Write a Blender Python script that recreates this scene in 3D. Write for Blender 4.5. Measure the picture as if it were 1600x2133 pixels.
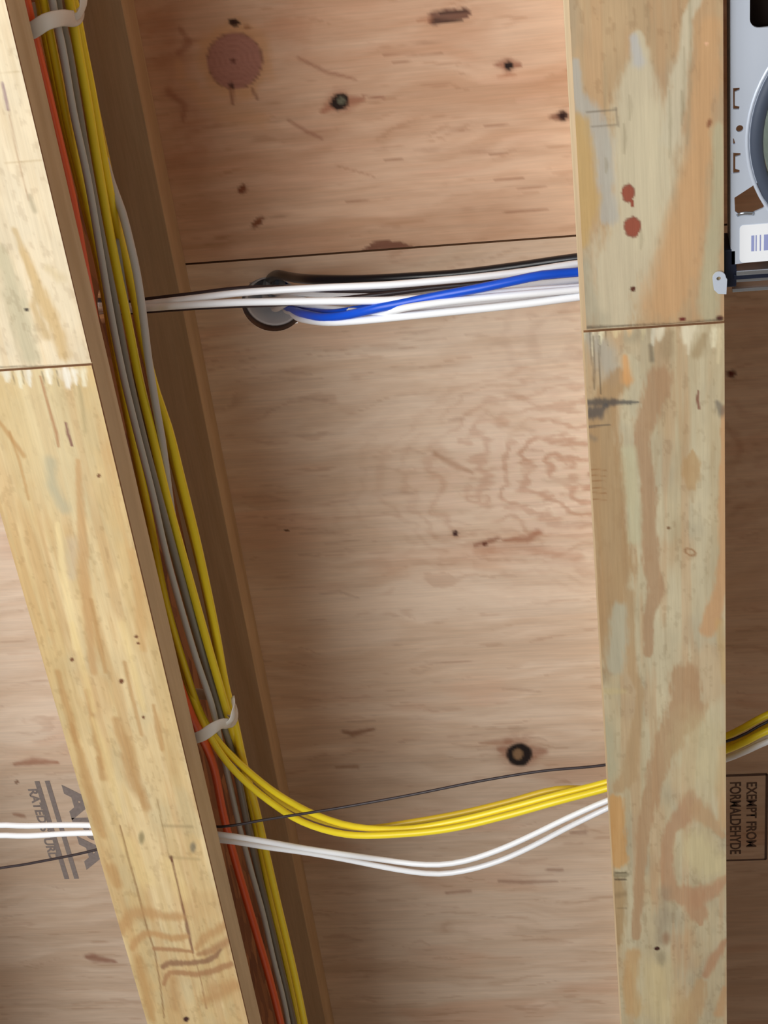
import bpy, bmesh, math, random
import numpy as np
from mathutils import Vector, Matrix

for o in list(bpy.data.objects):
    bpy.data.objects.remove(o)
scene = bpy.context.scene
COL = scene.collection
IN = 0.0254            # everything below is measured in inches
CZ = 96.0              # height of the joists' underside above the floor, inches
H = 11.875             # joist depth

# ------------------------------------------------------------------ camera
F = 3666.0
R = np.array([[0.991556771492973, 0.1122920397069094, 0.06485111197881493],
              [-0.05508917754232859, 0.8175178619714303, -0.573262355187624],
              [-0.11738974156261148, 0.5648495757066775, 0.8168014479662358]])
CAM = np.array([0.0504, -21.5818, -38.5930])


def W(p):
    """inches (z above the joist underside) -> metres"""
    return Vector((p[0] * IN, p[1] * IN, (p[2] + CZ) * IN))


cd = bpy.data.cameras.new('camera')
cam = bpy.data.objects.new('camera', cd)
COL.objects.link(cam)
cd.sensor_fit = 'HORIZONTAL'
cd.sensor_width = 36
cd.lens = F / 1600 * 36
cd.clip_start = 0.02
# image-down/forward axes flipped into Blender's up/back axes; world y runs away from the viewer
m = Matrix(((R[0][0], -R[1][0], -R[2][0]), (R[0][1], -R[1][1], -R[2][1]), (R[0][2], -R[1][2], -R[2][2])))
cam.matrix_world = Matrix.Translation(W(CAM)) @ m.to_4x4()
scene.camera = cam

scene.view_settings.view_transform = 'Standard'
scene.view_settings.look = 'None'
scene.view_settings.gamma = 1
scene.view_settings.use_curve_mapping = False
scene.view_settings.exposure = 0.0

# ------------------------------------------------------------------ world, daylight and an added lamp
wd = bpy.data.worlds.new('world')
scene.world = wd
wd.use_nodes = True
bg = wd.node_tree.nodes['Background']
bg.inputs[0].default_value = (1.0, 0.96, 0.90, 1)
bg.inputs[1].default_value = 0.55


def area(name, loc, target, sx, sy, power, col):
    l = bpy.data.lights.new(name, 'AREA')
    l.shape = 'RECTANGLE'
    l.size, l.size_y = sx * IN, sy * IN
    l.energy = power
    l.color = col
    o = bpy.data.objects.new(name, l)
    COL.objects.link(o)
    o.location = W(loc)
    o.rotation_euler = (W(target) - W(loc)).to_track_quat('-Z', 'Y').to_euler()
    return o


area('window_daylight', (-46, -30, -84), (-4, 8, 4), 60, 60, 64, (0.93, 0.97, 1.0))
area('left_joist_fill', (-40, -30, -26), (-15, -6, 0), 14, 14, 4.8, (1.0, 0.98, 0.93))  # added close lamp, brightens the near end of the left joist


# ------------------------------------------------------------------ photo measurement -> point on a plane of the place
def at(x, y, z):
    d = R.T @ np.array([(x - 800) / F, (y - 1066.5) / F, 1.0])
    t = (z - CAM[2]) / d[2]
    return CAM + t * d


def at_x(x, y, X):
    d = R.T @ np.array([(x - 800) / F, (y - 1066.5) / F, 1.0])
    t = (X - CAM[0]) / d[0]
    return CAM + t * d


# ------------------------------------------------------------------ object helpers
def tag(o, label=None, cat=None, group=None, kind=None):
    if label: o['label'] = label
    if cat: o['category'] = cat
    if group: o['group'] = group
    if kind: o['kind'] = kind
    return o


def empty(name, loc, label, cat, group=None):
    o = bpy.data.objects.new(name, None)
    COL.objects.link(o)
    o.location = W(loc)
    o.empty_display_size = 0.03
    return tag(o, label, cat, group)


def link(name, me, mat, parent=None, smooth=False):
    """mesh data is in metres in the frame of the place; it is moved to its own or its thing's origin"""
    if mat: me.materials.append(mat)
    o = bpy.data.objects.new(name, me)
    COL.objects.link(o)
    if parent:
        root = parent
        off = Vector((0, 0, 0))
        while root:
            off += root.location
            root = root.parent
        o.parent = parent
    else:
        n = len(me.vertices)
        co = np.empty(n * 3)
        me.vertices.foreach_get('co', co)
        c = co.reshape(-1, 3)
        off = Vector(tuple((c.min(0) + c.max(0)) / 2))
        o.location = off
    me.transform(Matrix.Translation(-off))
    if smooth:
        for p in me.polygons: p.use_smooth = True
    me.update()
    return o


def bm_mesh(bm, name):
    bmesh.ops.recalc_face_normals(bm, faces=bm.faces[:])
    me = bpy.data.meshes.new(name)
    bm.to_mesh(me)
    bm.free()
    return me


def box(name, lo, hi, mat, parent=None, bevel=0.0, rot=0.0):
    bm = bmesh.new()
    vs = []
    for x in (lo[0], hi[0]):
        for y in (lo[1], hi[1]):
            for z in (lo[2], hi[2]):
                vs.append(bm.verts.new(W((x, y, z))))
    for f in ((0, 1, 3, 2), (4, 6, 7, 5), (0, 4, 5, 1), (2, 3, 7, 6), (0, 2, 6, 4), (1, 5, 7, 3)):
        bm.faces.new([vs[i] for i in f])
    if bevel:
        bmesh.ops.bevel(bm, geom=bm.edges[:], offset=bevel * IN, segments=2, affect='EDGES', profile=0.6)
    return link(name, bm_mesh(bm, name), mat, parent)


def plate(name, outer, holes, z0, z1, mat, parent=None, frame=None, bevel=0.0):
    """flat sheet with real holes: outline loops in 2-D, given a thickness; frame(u, v, w) -> inches"""
    frame = frame or (lambda u, v, w: (u, v, w))
    bm = bmesh.new()
    edges = []
    for loop in [outer] + holes:
        vs = [bm.verts.new((u, v, 0)) for u, v in loop]
        for i in range(len(vs)):
            edges.append(bm.edges.new((vs[i], vs[(i + 1) % len(vs)])))
    bmesh.ops.triangle_fill(bm, use_beauty=True, use_dissolve=False, edges=edges)
    r = bmesh.ops.extrude_face_region(bm, geom=bm.faces[:] + bm.edges[:] + bm.verts[:])
    top = set(v for v in r['geom'] if isinstance(v, bmesh.types.BMVert))
    for v in bm.verts:
        w = z1 if v in top else z0
        v.co = W(frame(v.co.x, v.co.y, w))
    return link(name, bm_mesh(bm, name), mat, parent)


def circle(cx, cy, r, n=32, ry=None):
    ry = ry or r
    return [(cx + r * math.cos(2 * math.pi * i / n), cy + ry * math.sin(2 * math.pi * i / n)) for i in range(n)]


def rrect(x0, y0, x1, y1, r, n=6):
    out = []
    for cx, cy, a in ((x1 - r, y1 - r, 0), (x0 + r, y1 - r, 90), (x0 + r, y0 + r, 180), (x1 - r, y0 + r, 270)):
        for i in range(n + 1):
            t = math.radians(a + 90 * i / n)
            out.append((cx + r * math.cos(t), cy + r * math.sin(t)))
    return out


def smooth_path(P, step=0.35):
    P = [np.array(p, float) for p in P]
    P = [2 * P[0] - P[1]] + P + [2 * P[-1] - P[-2]]
    out = []
    for i in range(1, len(P) - 2):
        p0, p1, p2, p3 = P[i - 1:i + 3]
        # centripetal Catmull-Rom
        t0 = 0
        t1 = t0 + max(np.linalg.norm(p1 - p0), 1e-4) ** 0.5
        t2 = t1 + max(np.linalg.norm(p2 - p1), 1e-4) ** 0.5
        t3 = t2 + max(np.linalg.norm(p3 - p2), 1e-4) ** 0.5
        n = max(2, int(np.linalg.norm(p2 - p1) / step))
        for k in range(n):
            t = t1 + (t2 - t1) * k / n
            A1 = (t1 - t) / (t1 - t0) * p0 + (t - t0) / (t1 - t0) * p1
            A2 = (t2 - t) / (t2 - t1) * p1 + (t - t1) / (t2 - t1) * p2
            A3 = (t3 - t) / (t3 - t2) * p2 + (t - t2) / (t3 - t2) * p3
            B1 = (t2 - t) / (t2 - t0) * A1 + (t - t0) / (t2 - t0) * A2
            B2 = (t3 - t) / (t3 - t1) * A2 + (t - t1) / (t3 - t1) * A3
            out.append((t2 - t) / (t2 - t1) * B1 + (t - t1) / (t2 - t1) * B2)
    out.append(P[-2])
    return out


def tube_mesh(name, path, rx, ry=None, seg=12, up=(0, 0, 1)):
    """swept round or flat section; rx sideways, ry along up"""
    ry = ry or rx
    bm = bmesh.new()
    rings = []
    up = np.array(up, float)
    for i, p in enumerate(path):
        a = path[max(i - 1, 0)]
        b = path[min(i + 1, len(path) - 1)]
        t = b - a
        t = t / (np.linalg.norm(t) + 1e-9)
        s = np.cross(t, up)
        s /= (np.linalg.norm(s) + 1e-9)
        u = np.cross(s, t)
        ring = []
        for k in range(seg):
            an = 2 * math.pi * k / seg
            ring.append(bm.verts.new(W(p + s * rx * math.cos(an) + u * ry * math.sin(an))))
        rings.append(ring)
    for i in range(len(rings) - 1):
        for k in range(seg):
            bm.faces.new((rings[i][k], rings[i][(k + 1) % seg], rings[i + 1][(k + 1) % seg], rings[i + 1][k]))
    bm.faces.new(rings[0][::-1])
    bm.faces.new(rings[-1])
    return bm_mesh(bm, name)


# ------------------------------------------------------------------ numpy noise for wood figure
def vnoise(x, y, seed=0):
    xi = np.floor(x).astype(np.int64)
    yi = np.floor(y).astype(np.int64)
    fx = x - xi
    fy = y - yi
    fx = fx * fx * fx * (fx * (fx * 6 - 15) + 10)
    fy = fy * fy * fy * (fy * (fy * 6 - 15) + 10)

    def h(a, b):
        n = (a * 374761393 + b * 668265263 + seed * 2147483647) & 0xFFFFFFFF
        n = ((n ^ (n >> 13)) * 1274126177) & 0xFFFFFFFF
        n = (n ^ (n >> 16)) & 0xFFFFFFFF
        n = (n * 2246822519) & 0xFFFFFFFF
        return (n ^ (n >> 15)) / 4294967295.0
    return (h(xi, yi) * (1 - fx) + h(xi + 1, yi) * fx) * (1 - fy) + (h(xi, yi + 1) * (1 - fx) + h(xi + 1, yi + 1) * fx) * fy


def fbm(x, y, seed=0, oct=4):
    s = 0
    a = 0.5
    t = 0
    for i in range(oct):
        s = s + a * vnoise(x * 2 ** i + 17.3 * i, y * 2 ** i + 5.1 * i, seed + i)
        t += a
        a *= 0.5
    return s / t


def lin(c):
    c = np.asarray(c, float) / 255.0
    return np.where(c <= 0.04045, c / 12.92, ((c + 0.055) / 1.055) ** 2.4)


def sstep(a, b, x):
    t = np.clip((x - a) / (b - a), 0, 1)
    return t * t * (3 - 2 * t)


SOFT, STR, GRAIN = 1.5, 0.85, (1.0, 1.0)


def stroke(colr, X, Y, z, pts, col, soft=0.5, warp=0.3, strength=1.0, seed=3):
    """a grain patch, knot, stain or crack that follows a line on the sheet at height z; radii were
    measured in the photograph and are turned into inches at the place where the mark lies"""
    q = []
    for (px, py, r) in pts:
        w = at(px, py, z)
        w2 = at(px + 10, py, z)
        w3 = at(px, py + 10, z)
        sx = np.linalg.norm(w2 - w) / 10
        sy = np.linalg.norm(w3 - w) / 10
        q.append((w[0], w[1], r * sx, sx / sy))
    k = q[0][3]
    rmax = max(a[2] for a in q) * (1.6 + warp)
    x0 = min(a[0] for a in q) - rmax
    x1 = max(a[0] for a in q) + rmax
    y0 = min(a[1] for a in q) - rmax / k
    y1 = max(a[1] for a in q) + rmax / k
    m = (X >= x0) & (X <= x1) & (Y >= y0) & (Y <= y1)
    if not m.any(): return
    x = X[m]
    y = Y[m] * k
    best = np.full(x.shape, 1e9)
    if len(q) == 1: q = q * 2
    for a, b in zip(q[:-1], q[1:]):
        ax, ay, bx, by = a[0], a[1] * k, b[0], b[1] * k
        L = (bx - ax) ** 2 + (by - ay) ** 2 + 1e-9
        t = np.clip(((x - ax) * (bx - ax) + (y - ay) * (by - ay)) / L, 0, 1)
        d = np.hypot(x - ax - t * (bx - ax), y - ay - t * (by - ay))
        r = a[2] + t * (b[2] - a[2])
        best = np.minimum(best, d / np.maximum(r, 1e-3))
    rm = np.mean([a[2] for a in q])
    if warp:
        gx, gy = GRAIN
        best = best + warp * 0.8 * (fbm(x / rm * gx, y / rm * gy, seed, 3) - 0.5) * 2
        if rm > 0.06:
            best = best + 0.35 * (fbm(x * 9 * gx, y * 9 * gy, seed + 50, 3) - 0.5) * 2
    soft = min(1.0, soft * SOFT)
    al = (1 - sstep(1 - soft, 1 + soft, best)) * strength * STR
    c = colr[m]
    colr[m] = c * (1 - al[:, None]) + lin(col) * al[:, None]


def ell(colr, X, Y, z, px, py, rx, ry, col, soft=0.3, warp=0.15, strength=1.0, ang=0.0, ring=None, seed=5):
    w = at(px, py, z)
    ex = at(px + rx * math.cos(ang), py + rx * math.sin(ang), z)[:2] - w[:2]
    ey = at(px - ry * math.sin(ang), py + ry * math.cos(ang), z)[:2] - w[:2]
    M = np.linalg.inv(np.array([ex, ey]).T)
    dx = X - w[0]
    dy = Y - w[1]
    big = 2.2 * max(np.linalg.norm(ex), np.linalg.norm(ey))
    m = (abs(dx) < big) & (abs(dy) < big)
    if not m.any(): return
    u = M[0, 0] * dx[m] + M[0, 1] * dy[m]
    v = M[1, 0] * dx[m] + M[1, 1] * dy[m]
    d = np.hypot(u, v)
    if warp: d = d + warp * (fbm(u * 2.2 + 9, v * 2.2 + 4, seed, 3) - 0.5) * 2
    if ring: al = np.exp(-((d - 1) / ring) ** 2) * strength
    else: al = (1 - sstep(1 - soft, 1 + soft, d)) * strength
    c = colr[m]
    colr[m] = c * (1 - al[:, None]) + lin(col) * al[:, None]


# ------------------------------------------------------------------ materials
def new_mat(name):
    mt = bpy.data.materials.new(name)
    mt.use_nodes = True
    nt = mt.node_tree
    return mt, nt, nt.nodes['Principled BSDF']


def plain(name, col, rough=0.5, metal=0.0, noise=0.0, scale=40.0, spec=0.5, bump=0.0, coat=0.0):
    mt, nt, b = new_mat(name)
    c = lin(col)
    N = nt.nodes
    tc = N.new('ShaderNodeTexCoord')
    no = N.new('ShaderNodeTexNoise')
    no.inputs['Scale'].default_value = scale
    no.inputs['Detail'].default_value = 4
    nt.links.new(tc.outputs['Object'], no.inputs['Vector'])
    mx = N.new('ShaderNodeMix')
    mx.data_type = 'RGBA'
    mx.inputs['A'].default_value = (*(c * (1 - noise)), 1)
    mx.inputs['B'].default_value = (*np.minimum(c * (1 + noise), 1), 1)
    nt.links.new(no.outputs['Fac'], mx.inputs['Factor'])
    nt.links.new(mx.outputs['Result'], b.inputs['Base Color'])
    b.inputs['Roughness'].default_value = rough
    b.inputs['Metallic'].default_value = metal
    b.inputs['Specular IOR Level'].default_value = spec
    b.inputs['Coat Weight'].default_value = coat
    if bump:
        bp = N.new('ShaderNodeBump')
        bp.inputs['Strength'].default_value = bump
        bp.inputs['Distance'].default_value = 0.001
        nt.links.new(no.outputs['Fac'], bp.inputs['Height'])
        nt.links.new(bp.outputs['Normal'], b.inputs['Normal'])
    return mt


def wood(name, axis, base=None, amp=0.12, rough=0.62, fine=1.0, dark=None):
    """axis: 0 grain along x, 1 grain along y. base None: figure comes from the mesh's 'figure' attribute"""
    mt, nt, b = new_mat(name)
    N = nt.nodes
    Lk = nt.links.new
    tc = N.new('ShaderNodeTexCoord')

    def nz(sx, sy, sc, det=5, dist=0.0):
        mp = N.new('ShaderNodeMapping')
        mp.inputs['Scale'].default_value = (sx, sy, 20) if axis == 0 else (sy, sx, 20)
        Lk(tc.outputs['Object'], mp.inputs['Vector'])
        n = N.new('ShaderNodeTexNoise')
        n.inputs['Scale'].default_value = sc
        n.inputs['Detail'].default_value = det
        n.inputs['Distortion'].default_value = dist
        Lk(mp.outputs['Vector'], n.inputs['Vector'])
        return n
    n1 = nz(3, 60, 2.0 * fine, 6, 0.6)
    n2 = nz(8, 200, 3.0 * fine, 4, 0.2)
    if base is None:
        at_ = N.new('ShaderNodeAttribute')
        at_.attribute_name = 'figure'
        src = at_.outputs['Color']
    else:
        mx = N.new('ShaderNodeMix')
        mx.data_type = 'RGBA'
        c0 = lin(base)
        c1 = lin(dark)
        mx.inputs['A'].default_value = (*c0, 1)
        mx.inputs['B'].default_value = (*c1, 1)
        n0 = nz(1.5, 18, 1.6 * fine, 4, 1.0)
        rp = N.new('ShaderNodeMapRange')
        rp.inputs['From Min'].default_value = 0.35
        rp.inputs['From Max'].default_value = 0.65
        Lk(n0.outputs['Fac'], rp.inputs['Value'])
        Lk(rp.outputs['Result'], mx.inputs['Factor'])
        src = mx.outputs['Result']
    add = N.new('ShaderNodeMath')
    add.operation = 'ADD'
    Lk(n1.outputs['Fac'], add.inputs[0])
    Lk(n2.outputs['Fac'], add.inputs[1])
    mr = N.new('ShaderNodeMapRange')
    mr.inputs['From Min'].default_value = 0.6
    mr.inputs['From Max'].default_value = 1.4
    mr.inputs['To Min'].default_value = 1 - amp
    mr.inputs['To Max'].default_value = 1 + amp
    Lk(add.outputs[0], mr.inputs['Value'])
    vm = N.new('ShaderNodeVectorMath')
    vm.operation = 'SCALE'
    Lk(src, vm.inputs[0])
    Lk(mr.outputs['Result'], vm.inputs['Scale'])
    Lk(vm.outputs['Vector'], b.inputs['Base Color'])
    b.inputs['Roughness'].default_value = rough
    b.inputs['Specular IOR Level'].default_value = 0.25
    bp = N.new('ShaderNodeBump')
    bp.inputs['Strength'].default_value = 0.12
    bp.inputs['Distance'].default_value = 0.0008
    Lk(add.outputs[0], bp.inputs['Height'])
    Lk(bp.outputs['Normal'], b.inputs['Normal'])
    return mt


def osb_mat():
    mt, nt, b = new_mat('oriented_strand_board')
    N = nt.nodes
    Lk = nt.links.new
    tc = N.new('ShaderNodeTexCoord')
    mp = N.new('ShaderNodeMapping')
    mp.inputs['Scale'].default_value = (1, 22, 70)
    Lk(tc.outputs['Object'], mp.inputs['Vector'])
    vo = N.new('ShaderNodeTexVoronoi')
    vo.inputs['Scale'].default_value = 1.4
    vo.inputs['Randomness'].default_value = 1
    Lk(mp.outputs['Vector'], vo.inputs['Vector'])
    cr = N.new('ShaderNodeValToRGB')
    cr.color_ramp.elements[0].color = (*lin((120, 72, 44)), 1)
    cr.color_ramp.elements[1].color = (*lin((178, 122, 78)), 1)
    sp = N.new('ShaderNodeSeparateColor')
    Lk(vo.outputs['Color'], sp.inputs['Color'])
    Lk(sp.outputs[0], cr.inputs['Fac'])
    Lk(cr.outputs['Color'], b.inputs['Base Color'])
    b.inputs['Roughness'].default_value = 0.75
    return mt


M_PLY = wood('plywood_figure', 0, amp=0.10)
M_PLYEDGE = wood('plywood_edge', 0, base=(150, 110, 80), dark=(90, 60, 45), amp=0.1)
M_LVLFACE = wood('veneer_figure', 1, amp=0.09, fine=1.0)
M_LVL = wood('laminated_veneer', 1, base=(214, 190, 154), dark=(196, 168, 130), amp=0.10)
M_OSB = osb_mat()
M_YEL = plain('yellow_jacket', (255, 226, 44), 0.32, noise=0.05, scale=30)
M_YEL2 = plain('dull_yellow_jacket', (222, 188, 44), 0.4, noise=0.06, scale=30)
M_WHT = plain('white_jacket', (250, 251, 254), 0.35, noise=0.02)
M_WGR = plain('pale_grey_jacket', (205, 202, 196), 0.4, noise=0.03)
M_GRY = plain('grey_jacket', (192, 192, 184), 0.38, noise=0.04)
M_GRY2 = plain('dark_grey_jacket', (146, 142, 130), 0.42, noise=0.04)
M_BLK = plain('black_jacket', (26, 26, 30), 0.3, noise=0.1)
M_BRN = plain('brown_black_jacket', (52, 40, 42), 0.45, noise=0.1)
M_BLU = plain('blue_jacket', (14, 84, 214), 0.35, noise=0.05)
M_ORG = plain('orange_jacket', (225, 88, 36), 0.4, noise=0.05)
M_TIE = plain('frosted_nylon', (225, 218, 208), 0.35, noise=0.03)
M_PIPE = plain('grey_plastic_pipe', (226, 224, 226), 0.4, noise=0.08, scale=60)
M_PIPEIN = plain('dull_grey_pipe_end', (190, 184, 164), 0.6, noise=0.1, scale=60)
M_ZINC = plain('galvanised_steel', (214, 222, 236), 0.42, metal=0.35, noise=0.04, scale=25)
M_STEEL = plain('bright_steel', (200, 208, 220), 0.2, metal=0.95, noise=0.05)
M_DSTEEL = plain('dark_steel', (40, 46, 66), 0.35, metal=0.5, noise=0.1)
M_RUBBER = plain('dark_grey_gasket', (66, 74, 90), 0.5, noise=0.08)
M_BLKIN = plain('dark_brown_box', (48, 32, 24), 0.7, noise=0.1)
M_LABEL = plain('white_paper', (246, 247, 250), 0.5, noise=0.01)
M_INKB = plain('pale_blue_ink', (150, 158, 205), 0.6)
M_INK = plain('grey_stamp_ink', (146, 134, 128), 0.8, noise=0.25, scale=300)
M_INK2 = plain('brown_stamp_ink', (104, 84, 72), 0.8, noise=0.25, scale=300)
M_FLOOR = plain('concrete', (150, 144, 136), 0.8, noise=0.1, scale=6)
M_REFL = plain('clear_housing', (190, 196, 190), 0.35, metal=0.6, noise=0.3, scale=120)


# ------------------------------------------------------------------ sheets with a figured underside
def axis_coords(lo, hi, a, b, fine, coarse):
    out = []
    if lo < a: out += list(np.linspace(lo, a, max(2, int((a - lo) / coarse)), endpoint=False))
    out += list(np.linspace(a, b, int((b - a) / fine) + 1))
    if hi > b: out += list(np.linspace(b, hi, max(2, int((hi - b) / coarse)) + 1)[1:])
    return np.array(out)


def weather(c, X, Y, seed, dirt=(150, 140, 122), late=(190, 146, 104), k=1.0):
    """handling dirt and raised grain over the whole face"""
    g = sstep(0.50, 0.72, fbm(X * 1.1, Y * 0.5, seed, 4))[:, None] * 0.30 * k
    c = c * (1 - g) + lin(dirt) * g
    h = sstep(0.55, 0.75, fbm(X * 0.9 + 9, Y * 0.35, seed + 3, 4))[:, None] * 0.30 * k
    c = c * (1 - h) + lin(late) * h
    e = sstep(0.50, 0.66, fbm((X + 0.02 * Y) * 3.4, Y * 0.16, seed + 8, 4))[:, None] * 0.35 * k
    c = c * (1 - e) + lin(late) * e
    d = sstep(0.66, 0.74, fbm(X * 7, Y * 3.5, seed + 6, 3))[:, None] * 0.18
    return c * (1 - d) + c * lin((170, 145, 120)) * d


def sheet(name, xs, ys, z0, z1, figure, mat, parent=None, hole=None, bow=None):
    """solid board: dense underside at z0 that carries the figure, plain top at z1, edges round it"""
    nx, ny = len(xs), len(ys)
    Xg, Yg = np.meshgrid(xs, ys)
    X = Xg.ravel().copy()
    Y = Yg.ravel().copy()
    colr = figure(X, Y)
    skip = np.zeros(nx * ny, bool)
    if hole:
        hx, hy, hr = hole
        d = np.hypot(X - hx, Y - hy)
        cell = 0.09
        snap = abs(d - hr) < cell * 0.62
        inside = (d < hr) & ~snap
        ang = np.arctan2(Y - hy, X - hx)
        X[snap] = hx + hr * np.cos(ang[snap])
        Y[snap] = hy + hr * np.sin(ang[snap])
        skip = inside
    co = np.zeros((nx * ny + 8, 3))
    co[:nx * ny, 0] = X
    co[:nx * ny, 1] = Y
    co[:nx * ny, 2] = z0
    i = np.arange(nx - 1)
    j = np.arange(ny - 1)
    I, J = np.meshgrid(i, j)
    a = (J * nx + I).ravel()
    quads = np.stack([a, a + nx, a + nx + 1, a + 1], 1)     # normal down
    keep = ~(skip[quads].any(1))
    quads = quads[keep]
    n0 = nx * ny
    x0, x1, y0, y1 = xs[0], xs[-1], ys[0], ys[-1]
    for k, (x, y) in enumerate(((x0, y0), (x1, y0), (x1, y1), (x0, y1))):
        co[n0 + k] = (x, y, z0)
        co[n0 + 4 + k] = (x, y, z1)
    ext = []
    if hole is None:
        ext.append((n0 + 4, n0 + 5, n0 + 6, n0 + 7))
    for k in range(4):
        ext.append((n0 + k, n0 + (k + 1) % 4, n0 + 4 + (k + 1) % 4, n0 + 4 + k))
    allq = quads.tolist() + ext
    co[:, 2] += CZ
    co *= IN
    me = bpy.data.meshes.new(name)
    me.from_pydata(co.tolist(), [], allq)
    att = me.color_attributes.new('figure', 'FLOAT_COLOR', 'POINT')
    full = np.ones((nx * ny + 8, 4))
    full[:nx * ny, :3] = np.clip(colr, 0, 1)
    full[nx * ny:, :3] = lin((150, 110, 78))
    att.data.foreach_set('color', full.ravel())
    return link(name, me, mat, parent)


# ------------------------------------------------------------------ figure of the two plywood sheets
def ply_base(X, Y, c_hi, c_lo, c_red, seed):
    wx = fbm(X * 0.12, Y * 0.25, seed + 40, 3) - 0.5
    yy = Y + 2.2 * wx + 0.5 * (fbm(X * 0.5, Y * 0.9, seed + 41, 3) - 0.5)
    t = fbm(X * 0.10 + 3, yy * 0.75, seed, 5)
    t2 = fbm(X * 0.35, yy * 3.2, seed + 7, 4)
    t3 = fbm(X * 1.1, yy * 9.0, seed + 9, 3)
    k = sstep(0.32, 0.68, t * 0.55 + t2 * 0.33 + t3 * 0.12)[:, None]
    c = lin(c_lo) * (1 - k) + lin(c_hi) * k
    red = sstep(0.52, 0.75, fbm(X * 0.16 + 31, yy * 0.5 + 7, seed + 3, 4))[:, None] * 0.55
    c = c * (1 - red) + lin(c_red) * red
    # short darker pores along the grain
    p = sstep(0.70, 0.80, fbm(X * 0.55 + 5, yy * 6.0, seed + 13, 3))[:, None] * 0.24
    c = c * (1 - p) + c * lin((190, 150, 120)) * p
    return c


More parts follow.
